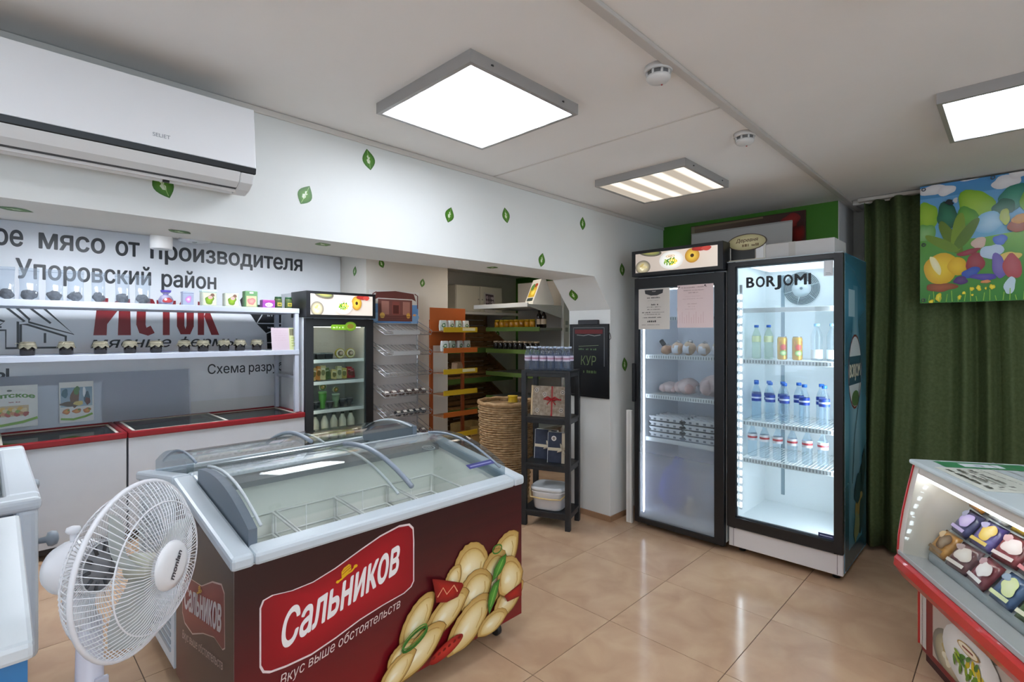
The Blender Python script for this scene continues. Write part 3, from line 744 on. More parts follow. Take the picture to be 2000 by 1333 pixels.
# ================================================================ upright glass-door fridges
BLK = mat('#17181b', .3)
def fridge(name, label, loc, rz, W, D, body_top, door, gl, frame=BLK, body_m=None, inner=None, pane=None, shelves=(), rail=True, led=0, ledcol='#eaf4ff', plinth=None, handle='left', group='upright glass-door fridges', bar=False):
    """door=(z0,z1) door height; gl=(x0,x1,z0,z1) glass opening; local x to the right seen from the front"""
    t = thing(name, label, 'fridge', loc, rz, group)
    wl = .045; z0 = door[0]; bm = body_m or mat('#dfe2e4', .4); im = inner or mat('#dde3e8', .4)
    box('side_panel', bm, t, 0, .012, .045, D, .06, body_top); box('side_panel', bm, t, W - .012, W, .045, D, .06, body_top)
    box('top_panel', bm, t, .012, W - .012, .045, D, body_top - .015, body_top)
    box('back_panel', bm, t, .012, W - .012, D - .015, D, .06, body_top - .015)
    b = B(); zi = z0 + .02 if z0 > .1 else .1
    for q in ((.012, wl, .05, D - .015, .06, body_top - .015), (W - wl, W - .012, .05, D - .015, .06, body_top - .015), (wl, W - wl, D - wl, D - .015, .06, body_top - .015), (wl, W - wl, .05, D - wl, .06, zi + .03), (wl, W - wl, .05, D - wl, gl[3] + .02, body_top - .015)): b.box(*q)
    b.obj('liner', im, t)
    d = B()
    for q in ((0, gl[0], 0, .04, z0, door[1]), (gl[1], W, 0, .04, z0, door[1]), (gl[0], gl[1], 0, .04, z0, gl[2]), (gl[0], gl[1], 0, .04, gl[3], door[1])): d.box(*q)
    dr = d.obj('door', frame, t, .003)
    box('glass_pane', pane or glass('#eef5f6'), dr, gl[0] - .005, gl[1] + .005, .012, .018, gl[2] - .005, gl[3] + .005)
    e = .008
    g = mat('#6d7276', .35, .4)
    B().box(gl[0], gl[0] + e, .02, .036, gl[2], gl[3]).box(gl[1] - e, gl[1], .02, .036, gl[2], gl[3]).box(gl[0], gl[1], .02, .036, gl[2], gl[2] + e).box(gl[0], gl[1], .02, .036, gl[3] - e, gl[3]).obj('inner_trim', g, dr)
    if handle == 'left': box('handle', frame, dr, -.012, .014, -.022, .02, .98, 1.28, .006)
    if plinth: box('kick_plate', plinth, t, .004, W - .004, .02, .05, .05, z0 - .008, .003)
    for sx in (.06, W - .06):
        for y in (.12, D - .08): B().lathe([(.022, 0), (.022, .02), (.012, .025), (.012, .06)], (sx, y, 0), 12).obj('foot', mat('#222222', .5), t)
    for z, kind in shelves:
        s = B()
        y0, y1 = .10, D - wl - .01
        if kind == 'wire':
            for k in range(26): s.tube([(wl + .01 + (W - 2 * wl - .02) * k / 25, y0, z - .004), (wl + .01 + (W - 2 * wl - .02) * k / 25, y1, z - .004)], .0022, 4)
            s.tube([(wl + .005, y0, z - .008), (W - wl - .005, y0, z - .008), (W - wl - .005, y1, z - .008), (wl + .005, y1, z - .008)], .0035, 5, True)
        else: s.box(wl + .004, W - wl - .004, y0, y1, z - .006, z - .001)
        so = s.obj('shelf', WIREW if kind == 'wire' else glass('#e8f2f4', 1.0, haze=.25), t)
        if rail:
            box('price_rail', mat('#e9eef0', .3), so, wl + .004, W - wl - .004, y0 - .012, y0 - .004, z - .03, z + .002, .002)
            if kind == 'wire':
                for k in range(30):
                    x = wl + .02 + (W - 2 * wl - .04) * k / 29
                    box('rail_slot', mat('#8f969b', .5), so, x - .003, x + .003, y0 - .0135, y0 - .0118, z - .024, z - .004)
    if led and bar:
        box('led_bar', mat(ledcol, .5, emit=led), t, gl[0] + .012, gl[0] + .022, .05, .06, gl[2] + .03, gl[3] - .03)
        box('light_tube', mat(ledcol, .5, emit=led * 2.5), t, wl + .06, W - wl - .06, .07, .085, gl[3] - .012, gl[3] + .018)
    elif led:
        ls = B().box(gl[0] + .012, gl[0] + .03, .05, .062, gl[2] + .05, gl[3] - .12).obj('led_strip', mat('#d9dee2', .4), t)
        em = mat(ledcol, .5, emit=led)
        n = int((gl[3] - gl[2] - .2) / .055)
        for k in range(n):
            z = gl[2] + .08 + k * .055
            B().box(gl[0] + .0135, gl[0] + .0285, .0465, .05, z - .014, z + .014).obj('led', em, ls)
        rs = B().box(gl[1] - .006, gl[1] - .001, .05, .062, gl[2] + .05, gl[3] - .05).obj('led_strip', mat('#d9dee2', .4), t)
        box('led_bar', mat(ledcol, .5, emit=led * .62), rs, W - wl - .004, W - wl - .001, .064, .17, gl[2] + .06, gl[3] - .06)  # wide hidden bar added on the right wall to brighten the inside
        box('added_light_panel', mat(ledcol, .5, emit=led * .07), t, wl + .05, W - wl - .05, .09, D - wl - .05, gl[3] + .008, gl[3] + .019)  # glowing top panel added to even out the light inside
    return t
def plate(p, x, y, r, k=1.0):
    p.ell(x, y, r, r * k, '#cfcfcc', 0, '#ffffff')
    for i in range(26):
        a = i * 2.4; q = r * .5 * math.sqrt((i + .5) / 26)
        p.ell(x + q * math.cos(a) * 1.05, y - r * .12 + q * math.sin(a) * .75 * k, r * .11, r * .07 * k, ('#5f8f1e', '#d9c21e', '#8fae25', '#e3d02a', '#3f7a18')[i % 5], i * 40)
    p.ell(x - r * .02, y + r * .42 * k, r * .36, r * .16 * k, '#b58b3a'); p.ell(x - r * .02, y + r * .42 * k, r * .32, r * .13 * k, '#f3ead2')
    p.line([(x - r * .2, y + r * .42 * k), (x + r * .16, y + r * .43 * k)], r * .04, '#8a3a1c')
def food_print(p, w, h, plate_at=.5):
    p._up(); p.mesh([(0, 0), (w, 0), (w, h), (0, h)], [(0, 1, 2, 3)], ['#b3a79d', '#cfc4b9', '#d6cbc0', '#b8aca2'])
    clip = lambda: None
    p.ell(w * .1, h * .28, w * .1, h * .36, '#6f6a5e', 0, '#a8a090'); p.ell(w * .1, h * .27, w * .082, h * .3, '#8f8468', 0, '#d9d1b4')
    for i in range(14): p.ell(w * .1 + w * .06 * math.cos(i * 2.1) * (i % 4) / 4, h * .27 + h * .22 * math.sin(i * 2.1) * (i % 5) / 5, w * .018, h * .05, ('#c9bd8e', '#b7a46a', '#e5dfc6')[i % 3], i * 50)
    p.ell(w * .2, h * 1.0, w * .15, h * .2, '#4c4a40', -8, '#8d8568'); p.ell(w * .2, h * 1.02, w * .12, h * .14, '#6f7a45', -8, '#a59a5c')
    p.ell(w * .72, h * .62, w * .085, h * .36, '#a9762a', 0, '#e2c34a'); p.ell(w * .72, h * .62, w * .022, h * .09, '#3a2412')
    p.blob(w * .82, h * .92, w * .1, h * .12, '#8c2a24', '#a8302a', seed=4); p.blob(w * .88, h * .9, w * .06, h * .1, '#b5433a', seed=6)
    plate(p, w * plate_at, h * .5, w * .15, min(1.0, h * .46 / (w * .15)) if h * .46 < w * .15 else h * .46 / (w * .15))
    p.v = [(min(w, max(0, x)), min(h, max(0, y)), k) for x, y, k in p.v]
def canopy(t, W, z0, z1, plate_at):
    n = 8; hh = z1 - z0
    yb = lambda v: -.03
    pts = [(yb(k / n), z0 + hh * k / n) for k in range(n + 1)]
    B().prism(pts + [(.3, z1), (.3, z0)], -.006, W + .006, 'x').obj('canopy', mat('#15161a', .35), t, .002)
    p = Pr(); w, h = W - .06, hh - .05
    p.rect(-.008, -.008, w + .008, h + .008, '#e9e9e6'); food_print(p, w, h, plate_at)
    o = p.build('lit_sign', t, (0, 0, 0), (1, 0, 0), (0, 0, 1), print_mat(.25, .35), bend=lambda a, b, l: (.03 + a, yb((b + .025) / hh) - .002 - l * 1.5, z0 + .025 + b), label='food picture with a round white plate')
    return o
# the fridge with the food sign
f1 = fridge('upright_fridge', 'black-framed upright glass fridge with food sign, nearest the pillar', (3.56, 2.14, 0), -90, .70, .68, 1.95, (.045, 1.94), (.035, .635, .085, 1.86), pane=glass('#eef3f5', .9, (.5, .8, .36), .03), shelves=((1.64, 'wire'), (1.345, 'wire'), (1.035, 'wire'), (.70, 'glass')), inner=mat('#e3e7ee', .4), led=4, ledcol='#eef3ff', bar=True)
canopy(f1, .70, 1.955, 2.15, .47)
def paper(t, x, z, w, h, col, fn, name='paper_notice', y=-.003, **k):
    p = Pr(); p.rect(0, 0, w, h, col); fn(p, w, h)
    return p.build(name, t, (x, y, z), (1, 0, 0), (0, 0, 1), print_mat(.6), thick=.001, **k)
def bars(p, w, h, rows, col):
    for y, a, b, th in rows: p.rect(w * a, h * y, w * b, h * (y + th), col)
def scribble(p, x0, x1, y, h, col, seed=0):
    q = random.Random(seed); x = x0
    while x < x1:
        l = q.uniform(.6, 1.6) * h
        if q.random() < .82: p.rect(x, y, min(x1, x + l * .55), y + h * q.uniform(.6, 1), col)
        x += l * .75
p = Pr()
def note_a(p, w, h):
    p.poly([(w * .2, h * .97), (w * .8, h * .97), (w * .78, h * .88), (w * .6, h * .83), (w * .4, h * .83), (w * .22, h * .88)], '#3a3a3c')
    p.text('НАШИ', w * .5, h * .92, h * .022, '#e8e4de', center=True, wmax=w * .4); p.text('СКИДКИ', w * .5, h * .875, h * .022, '#e8e4de', center=True, wmax=w * .4) if False else None
    for k, (y, a, b, th, c) in enumerate([(.76, .28, .7, .03, '#55514e'), (.70, .3, .66, .012, '#9a9490'), (.585, .38, .66, .04, '#3b3836'), (.535, .3, .76, .02, '#55514e'), (.475, .32, .74, .02, '#55514e'), (.40, .16, .44, .025, '#3b3836'), (.405, .46, .9, .015, '#77716d'), (.355, .26, .78, .018, '#55514e'), (.275, .2, .82, .026, '#3b3836'), (.17, .38, .66, .05, '#3b3836'), (.1, .2, .8, .016, '#77716d')]):
        scribble(p, w * a, w * b, h * y, h * th, c, k)
paper(f1, .04, 1.545, .26, .31, '#cfc9c2', note_a, label='grey-white notice with dark heading')
def note_b(p, w, h):
    for k, (y, a, b, th, c) in enumerate([(.93, .12, .85, .018, '#8f6f70'), (.86, .2, .8, .014, '#7d6264'), (.80, .35, .62, .02, '#8d7476'), (.72, .25, .7, .008, '#c2a3a5'), (.66, .2, .8, .01, '#b08e90'), (.54, .36, .64, .014, '#b08e90'), (.48, .4, .6, .01, '#b08e90'), (.42, .32, .62, .01, '#c2a3a5')]):
        scribble(p, w * a, w * b, h * y, h * th, c, k + 20)
    p.poly([(w * .14, h * .93), (w * .2, h * .93), (w * .17, h * .955)], '#2a2a2a'); p.ell(w * .88, h * .95, w * .025, h * .02, '#5a4a4c')
    for k in range(12): p.rect(w * (.12 + .065 * k), h * .1, w * (.128 + .065 * k), h * (.24 + .06 * (k % 3)), '#c9a3a6')
paper(f1, .36, 1.555, .268, .31, '#e3cfcf', note_b, label='pale pink notice with tear-off strips')
# the blue drinks fridge
side_blue = mat('#4d8aa4', .22, var=.12, scale=3)
f2 = fridge('upright_fridge', 'brightly lit drinks fridge lettered BORJOMI, beside the green curtain', (3.585, 1.428, 0), -90, .688, .66, 2.005, (.185, 2.0), (.053, .643, .255, 1.968), pane=glass('#f2f8fa', .75), shelves=((1.685, 'glass'), (1.335, 'wire'), (.91, 'wire'), (.655, 'wire')), inner=mat('#eef2f3', .4), body_m=side_blue, led=12, ledcol='#f2f8ff', plinth=mat('#d9d6d6', .4, var=.01), handle='none')
for x in (.035, .653): box('plate_seam', mat('#4a4648', .6), f2, x, x + .002, .0185, .0202, .055, .176)
box('top_frame', mat('#9fa8ad', .3, .3), f2, -.002, .69, .0, .05, 2.0, 2.008, .002)
box('edge_strip', mat('#c9d3d8', .3), f2, .6875, .6885, .045, .075, .06, 2.0)
# wrap on its right side: mineral water bottle picture
p = Pr(); w, h = .61, 1.93
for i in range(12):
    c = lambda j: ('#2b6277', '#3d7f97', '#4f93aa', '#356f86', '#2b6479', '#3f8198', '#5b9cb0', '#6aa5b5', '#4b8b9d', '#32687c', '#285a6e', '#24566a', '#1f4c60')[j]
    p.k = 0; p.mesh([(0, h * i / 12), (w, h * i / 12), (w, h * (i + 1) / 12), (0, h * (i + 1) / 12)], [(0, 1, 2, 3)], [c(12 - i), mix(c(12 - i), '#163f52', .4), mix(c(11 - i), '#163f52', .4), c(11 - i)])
p.shade([(.1, .1), (.1, 1.1), (.13, 1.3), (.2, 1.5), (.22, 1.75), (.34, 1.75), (.36, 1.5), (.44, 1.3), (.47, 1.1), (.47, .1)], '#8fb9c6', '#4d869a')
p.rect(.09, 1.55, .26, 1.72, '#9fc3cf'); p.ell(.27, 1.2, .19, .24, '#7d3430'); p.ell(.27, 1.2, .178, .226, '#d3dedf'); p.rect(.1, 1.12, .44, 1.3, '#31586a')
p.text('BORJOMI', .115, 1.17, .08, '#e9e4c8', x1=.425, bold=.03)
p.ell(.27, 1.03, .1, .05, '#5a7a4a')
for k, (x, y, r, c) in enumerate(((.42, .42, .14, '#18323c'), (.36, .3, .1, '#9c8b52'), (.45, .26, .1, '#233f48'), (.33, .44, .09, '#2a4d58'), (.3, .2, .08, '#86946a'), (.5, .55, .08, '#16303a'))): p.blob(x, y, r * .8, r * 1.3, c, rot=-25, jit=.16, seed=k)
p.line([(.18, .5), (.24, .8), (.36, 1.0), (.42, 1.3)], .012, '#2d5c70')
p.v = [(min(w, max(0, x)), min(h, max(0, y)), k) for x, y, k in p.v]
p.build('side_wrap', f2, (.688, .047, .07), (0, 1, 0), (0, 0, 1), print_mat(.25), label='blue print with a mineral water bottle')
pn = [c for c in f2.children if c.name.startswith('door')][0]
x = .125
for ch, w_ in zip('BORJOMI', (.053, .058, .055, .042, .058, .07, .016)):
    Pr().text(ch, 0, 0, .068, '#1c2228', x1=w_, bold=.035).build('letter', f2, (x - (.014 if ch in 'J' else 0), .0085, 1.823), (1, 0, 0), (0, -.02, 1), print_mat(.5)); x += w_ + (.0085 if ch != 'J' else -.003)
paper(f2, .585, 1.865, .05, .095, '#d9dde0', lambda p, w, h: (p.rect(w * .2, h * .1, w * .8, h * .14, '#9aa0a6'), p.rect(w * .2, h * .2, w * .7, h * .23, '#9aa0a6')), name='door_sticker', y=.009)
paper(f2, .555, .262, .085, .028, '#26325a', lambda p, w, h: p.rect(w * .1, h * .4, w * .9, h * .6, '#aab3d0'), name='corner_sticker', y=.009)
# ventilation grille on its back wall
gy = .66 - .047; gx, gz = .30, 1.845
gr = B().lathe([(.001, 0), (.062, 0), (.062, .006), (.001, .006)], n=28, cap=False)
gr.v = [(gx + x, gy - z, gz + y) for x, y, z in gr.v]; hub = gr.obj('fan_hub', mat('#dfe8ec', .4), f2)
for k in range(6):
    r = .07 + k * .0095
    B().tube([(gx + r * math.cos(a), gy - .006, gz + r * math.sin(a)) for a in (2 * PI * i / 36 for i in range(36))], .0026, 5, True).obj('fan_ring', mat('#6f8087', .5), f2)
for k in range(6):
    a = 2 * PI * k / 6 + .3
    B().tube([(gx + .062 * math.cos(a), gy - .008, gz + .062 * math.sin(a)), (gx + .122 * math.cos(a), gy - .008, gz + .122 * math.sin(a))], .003, 5).obj('fan_spoke', mat('#cbd6da', .5), f2)
B().lathe([(.01, 0), (.01, .008), (.004, .01)], n=10).obj('hub_cap', mat('#7d8a90', .4), hub); bpy.data.objects['hub_cap'].location = (gx, gy - .006, gz); bpy.data.objects['hub_cap'].rotation_euler = (R(90), 0, 0)
box('liner_seam', mat('#8fa1ab', .5), f2, .16, .185, gy - .001, gy + .001, .3, 1.95)
# small fridge in the rear room
f3 = fridge('upright_fridge', 'smaller black-framed glass fridge with food sign in the rear room', (2.03, 4.6, 0), 0, .69, .55, 1.66, (.06, 1.65), (.072, .612, .13, 1.582), pane=glass('#eaf0ee', .8), shelves=((1.262, 'glass'), (1.055, 'glass'), (.785, 'glass'), (.48, 'glass')), inner=mat('#c4c2bd', .5), body_m=mat('#e6e9ec', .4), led=3, ledcol='#fff6e8', handle='none', bar=True)
canopy(f3, .69, 1.66, 1.9, .5)
box('canopy_side', mat('#e6e9ec', .4), f3, 0, .69, .3, .55, 1.66, 1.895)
p = Pr(); p.rrect(0, 0, .2, .05, .02, '#7fb321'); p.ell(.2, .035, .06, .045, '#6d9a1c', 0, '#9cc43a'); p.ell(.2, .035, .035, .024, '#8d7a2a'); scribble(p, .02, .13, .016, .018, '#e6f2c4', 3)
p.build('door_sticker', f3, (.24, -.001, 1.545), (1, 0, 0), (0, 0, 1), label='bright green leaf-shaped sticker')
# ---------------------------------------------------------------- bottles, cans and jars
WATER = glass('#eef6fb', .9, haze=.06); CLEARP = glass('#f3f8fb', .9, haze=.05)
def bottle(name, label, cat, loc, h, r, body, cap, lab=None, lab_z=(.45, .62), group=None, neck=.42, capr=None, extra=None, n=14):
    t = thing(name, label, cat, loc, 0, group)
    k = r * neck
    B().lathe([(r * .8, 0), (r, h * .02), (r, h * .3), (r * .93, h * .38), (r, h * .46), (r, h * .66), (r * .8, h * .76), (k * 1.15, h * .86), (k, h * .89), (k, h * .955)], n=n).obj('body', body, t)
    B().lathe([(k * 1.2, h * .93), (k * 1.2, h), (k * 1.05, h * 1.003)], n=n).obj('cap', cap, t)
    if lab: B().lathe([(r * 1.012, h * lab_z[0]), (r * 1.012, h * lab_z[1])], n=n, cap=False).obj('label_band', lab, t)
    if extra: B().lathe([(r * 1.016, h * extra[0]), (r * 1.016, h * extra[1])], n=n, cap=False).obj('label_stripe', extra[2], t)
    return t
BLUECAP = mat('#2566c4', .35); LBLUE = mat('#8cc0e6', .35); NAVY = mat('#27439c', .4)
def shelf_pt(f, x, y, z): return at(f, x, y, z)
# upper shelf of the drinks fridge
for i, x in enumerate((.125, .205)):
    bottle('lemonade_bottle', 'pale green blue-capped bottle, %s of two on the upper bottle shelf' % ('first', 'second')[i], 'bottle', shelf_pt(f2, x, .2, 1.337), .235, .029, glass('#f2f8ee', .9, haze=.1), BLUECAP, mat('#dfe6bc', .5), (.5, .68), 'drinks on the upper bottle shelf')
for i, x in enumerate((.292, .385)):
    t = thing('drink_can', 'yellow and red drink can, %s of the two in the drinks fridge' % ('left', 'right')[i], 'can', shelf_pt(f2, x, .2, 1.337), -60, 'drinks on the upper bottle shelf')
    B().lathe([(.026, 0), (.031, .008), (.031, .14), (.026, .152)], n=18).obj('body', mat('#d9a21c', .25, .4, var=.12, scale=40), t)
    B().lathe([(.0265, .152), (.0265, .156), (.023, .154), (.02, .154)], n=18).obj('lid', mat('#b9bcbf', .25, .9), t)
    p = Pr(); p.ell(0, .085, .02, .02, '#a8281c', 0, '#d0452a'); p.ell(0, .045, .022, .018, '#5a9a3a', 0, '#d9e3a8'); p.rect(-.024, .105, .024, .125, '#b8301c')
    p.build('printed_emblem', t, (0, 0, 0), (1, 0, 0), (0, 0, 1), bend=lambda a, b, l: ((.0312 + l) * math.sin(a / .031), -(.0312 + l) * math.cos(a / .031), b))
for i, x in enumerate((.5, .59)):
    bottle('water_bottle', 'clear light-blue-capped bottle, %s at the right of the upper bottle shelf' % ('first', 'second')[i], 'bottle', shelf_pt(f2, x, .2, 1.337), .24, .034, CLEARP, LBLUE, mat('#e3ebf0', .5), (.06, .3), 'drinks on the upper bottle shelf')
xs = [.1, .135, .185, .225, .275, .315, .375, .435, .51, .55]
for i, x in enumerate(xs):
    back = i in (1, 2, 4, 6, 8)
    bottle('mineral_water_bottle', 'water bottle with blue cap and blue label, %s from the left on the middle shelf' % ORD[i], 'bottle', shelf_pt(f2, x, .27 if i in (0, 2, 4, 6, 8) else .17, .912), .268, .031, WATER, BLUECAP, NAVY, (.5, .68), 'blue-labelled water bottles on the middle shelf', extra=(.57, .61, mat('#cfd8ee', .5)))
for i, x in enumerate((.105, .185, .27, .36, .45, .54)):
    bottle('still_water_bottle', 'clear bottle with red-white label, %s from the left on the lowest shelf' % ORD[i], 'bottle', shelf_pt(f2, x, .18, .657), .225, .031, WATER, LBLUE, mat('#e6e3e6', .5), (.5, .7), 'red-labelled water bottles on the lowest shelf', extra=(.57, .63, mat('#c9545a', .5)))
# ---------------------------------------------------------------- food in the fridge with the sign
for i, (x, w, hh, tone) in enumerate(((.16, .075, .075, '#c99a78'), (.25, .09, .1, '#d8b494'), (.345, .095, .105, '#dcbd9c'), (.46, .1, .095, '#e0c0a2'), (.57, .09, .1, '#e3cfa6'))):
    c = shelf_pt(f1, x, .22, 1.347)
    t = thing('food_packet', 'tan vacuum-packed food lump with white label, %s from the left in the tall fridge' % ORD[i], 'food packet', c, -90 + (i * 13) % 20 - 10, 'packed food on the second shelf')
    B().ball((0, 0, hh * .5), w * .5, .06, hh * .5, 14, 9, .06, i).obj('contents', mat(tone, .35, var=.12, scale=30, coat=.4), t)
    if i: B().grid(lambda u, v: ((u - .5) * w * .55, -.058 * math.sqrt(max(0, 1 - ((v - .5) * 1.2) ** 2 - ((u - .5) * 1.0) ** 2)) - .005, hh * (.12 + .62 * v)), 4, 4).obj('paper_label', mat('#e3e4ea', .5), t, solid=.001)
    else: B().tube([(-.02, 0, hh * .9), (-.055, .0, hh * 1.45)], .018, 10).obj('black_cap', mat('#15161a', .4), t)
    B().ball((w * .1, 0, hh * .98), w * .2, .02, hh * .14, 8, 6, .2, i + 5).obj('bag_knot', glass('#f2f2f2', .9, haze=.35), t)
for i, (x, w, dd, hh, sd) in enumerate(((.145, .13, .18, .085, 3), (.30, .155, .2, .12, 5), (.51, .2, .22, .155, 9))):
    c = shelf_pt(f1, x, .3, 1.037)
    t = thing('packed_chicken', ('small flat plastic-wrapped chicken piece at the left', 'middle plastic-wrapped whole chicken', 'largest plastic-wrapped whole chicken at the right')[i] + ' of the poultry shelf', 'chicken', c, -90 + (10, -20, 25)[i], 'chickens wrapped in plastic')
    b = B().ball((0, 0, hh * .52), w * .52, dd * .45, hh * .52, 18, 12, .05, sd)
    b.obj('carcass', mat('#ead2cd', .3, var=.1, scale=14, coat=.5, bump=.2), t)
    B().ball((-w * .3, -dd * .25, hh * .45), w * .26, dd * .2, hh * .38, 12, 8, .05, sd + 1).obj('leg', mat('#e6c8c2', .3, var=.1, scale=14, coat=.5), t)
    B().ball((w * .32, -dd * .2, hh * .4), w * .2, dd * .22, hh * .34, 12, 8, .05, sd + 2).obj('leg', mat('#e2b9b0', .3, var=.1, scale=14, coat=.5), t)
    B().ball((-w * .55, 0, hh * .3), w * .16, dd * .1, hh * .2, 10, 7, .2, sd + 3).obj('bag_tail', glass('#f4eeee', 1.0, haze=.3), t)
def tray_mesh():
    nx, ny = 24, 24
    def fn(u, v):
        x, y = u * 5, v * 5
        zz = .021 + .017 * math.cos(2 * PI * x) * math.cos(2 * PI * y)
        e = min(u, 1 - u, v, 1 - v)
        return ((u - .5) * .27, (v - .5) * .29, zz if e > .02 else zz * .6 + .01)
    return B().grid(fn, nx, ny)
proto = None
for s_, x in enumerate((.195, .485)):
    for k in range(4):
        c = shelf_pt(f1, x, .27, .703 + k * .042)
        lb = 'white pulp egg tray, %s from the bottom of the %s stack' % (ORD[k], ('left', 'right')[s_])
        if proto is None:
            proto = thing('egg_tray', lb, 'egg tray', c, -90, 'egg trays stacked in the fridge')
            tray_mesh().obj('cup_sheet', mat('#dcdfe3', .8, var=.03, scale=30, bump=.2), proto, solid=.003)
            q = B()
            hw, hd = .135, .145
            z = .004
            for k2 in range(10):
                for (x0, y0, x1, y1) in ((-hw, -hd, hw, -hd), (-hw, hd, hw, hd)):
                    a, b2 = k2 / 10, (k2 + 1) / 10
            q.prism([(-hw, .03), (-hw + .02, .012), (-hw + .006, .004), (hw - .006, .004), (hw - .02, .012), (hw, .03), (hw, .036), (-hw, .036)], -hd - .004, -hd, 'y')
            q.obj('front_lip', mat('#dcdfe3', .8, var=.03, scale=30, bump=.2), proto)
            for k2 in range(4): box('cup_notch', mat('#7b8088', .9), proto, -.095 + k2 * .055, -.075 + k2 * .055, -hd - .0055, -hd - .0035, .008, .022)
        else: dup(proto, c, -90, lb)
box_t = thing('cheese_packet', 'pale packet with green badge behind the notices on the top fridge shelf', 'food packet', shelf_pt(f1, .3, .28, 1.642), -90)
B().ball((0, 0, .06), .08, .07, .06, 14, 9, .06, 2).obj('contents', mat('#dfe3cf', .35, var=.05, scale=20, coat=.4), box_t)
p = Pr(); p.ell(0, 0, .025, .025, '#2f7a4a'); p.ell(0, 0, .016, .016, '#4f9a64'); p.build('green_badge', box_t, (.035, -.077, .05), (1, 0, 0), (0, 0, 1))
B().ball((.05, 0, .115), .05, .04, .035, 10, 7, .2, 8).obj('bag_top', glass('#f0f2f4', 1, haze=.45), box_t)
t = thing('frozen_bag', 'blue plastic sack behind the fogged lower glass of the tall fridge', 'bag', shelf_pt(f1, .23, .24, .133), -90)
B().ball((0, 0, .17), .13, .14, .17, 18, 12, .06, 4).obj('sack', mat('#2a48d0', .4, var=.15, scale=10, bump=.5), t)
B().ball((.02, 0, .36), .05, .05, .05, 10, 7, .2, 6).obj('tied_neck', mat('#3a5fd0', .4), t)
t = thing('frozen_bag', 'smaller grey-blue sack beside the blue one behind fogged glass', 'bag', shelf_pt(f1, .51, .33, .133), -90)
B().ball((0, 0, .15), .11, .13, .15, 18, 12, .06, 7).obj('sack', mat('#7f9ac4', .4, var=.1, scale=10, bump=.5), t)
B().ball((0, 0, .31), .04, .04, .04, 10, 7, .2, 6).obj('tied_neck', mat('#8aa3cb', .4), t)
t = thing('food_packet', 'beige packet low between the two sacks behind fogged glass', 'food packet', shelf_pt(f1, .385, .17, .133), -90)
B().ball((0, 0, .06), .05, .05, .06, 12, 8, .08, 9).obj('contents', mat('#c2ac86', .5, var=.1, scale=20), t)
B().ball((0, 0, .125), .03, .03, .015, 8, 6, .2, 3).obj('bag_knot', mat('#d8ccb6', .5), t)
# ---------------------------------------------------------------- food in the small rear fridge
for i, x in enumerate((.12, .215, .30)):
    t = thing('deli_tray', 'dark lidded food tray, %s from the left in the rear fridge' % ORD[i], 'food tray', shelf_pt(f3, x, .2, 1.264), 0, 'trays in the rear fridge')
    B().prism([(-.035, 0), (.035, 0), (.042, .05), (-.042, .05)], -.05, .05).obj('tray', mat('#25282a', .4), t, .004)
    box('lid', glass('#e8eef0', 1, haze=.15), t, -.042, .042, -.052, .052, .05, .062, .003)
for i, x in enumerate((.435, .545)):
    t = thing('round_tub', 'round yellow-rimmed tub standing on edge, %s in the rear fridge' % ('left one', 'right one')[i], 'tub', shelf_pt(f3, x, .2, 1.264), 0, 'round tubs in the rear fridge')
    q = B().lathe([(.042, .03), (.05, 0), (.05, -.008), (.046, -.01), (.044, -.008), (.001, -.008)], n=24); q.v = [(a, c, .05 + b) for a, b, c in q.v]; q.obj('tub', mat('#b5a93a', .4), t)
    p = Pr(); p.ell(0, .05, .043, .043, '#e7e3d2'); p.ell(0, .05, .03, .026, '#6a5a4a'); p.ell(.008, .052, .018, .016, '#c9b9a9'); p.line([(-.03, .03), (0, .022), (.03, .03)], .006, '#8d9a3a'); p.build('printed_lid', t, (0, -.0102, 0), (1, 0, 0), (0, 0, 1))
for i, (x, c, tilt, hh) in enumerate(((.10, '#e6ddc2', -28, .12), (.15, '#d9b06a', -24, .125), (.2, '#d98a3a', -20, .14), (.25, '#e3d7a0', -10, .145), (.31, '#4f6a34', 14, .12), (.36, '#e0c884', -18, .1), (.42, '#d8d2a2', -8, .13), (.47, '#c9b458', -10, .11), (.53, '#b02028', -6, .12), (.56, '#a51c26', 4, .1))):
    t = thing('snack_packet', '%s packet on the cheese shelf in the rear fridge, %s from the left' % (('cream', 'tan', 'orange', 'pale yellow', 'green', 'buff', 'ivory', 'olive yellow', 'red', 'dark red')[i], ORD[i]), 'food packet', shelf_pt(f3, x, .2, 1.0575), 0, 'packets on the rear fridge shelf')
    t.rotation_euler = (R(-8), R(-tilt * .6), 0)
    B().prism([(-.03, .004), (.03, .004), (.032, hh * .5), (.028, hh), (-.028, hh), (-.032, hh * .5)], -.018, .018).obj('pouch', mat(c, .4, var=.08, scale=40), t, .006)
    p = Pr(); p.ell(0, hh * .5, .02, .028, mix(c, '#2a3a1a', .5)); p.rect(-.018, hh * .7, .018, hh * .8, mix(c, '#ffffff', .5)); p.build('printed_face', t, (0, -.0182, 0), (1, 0, 0), (0, 0, 1))
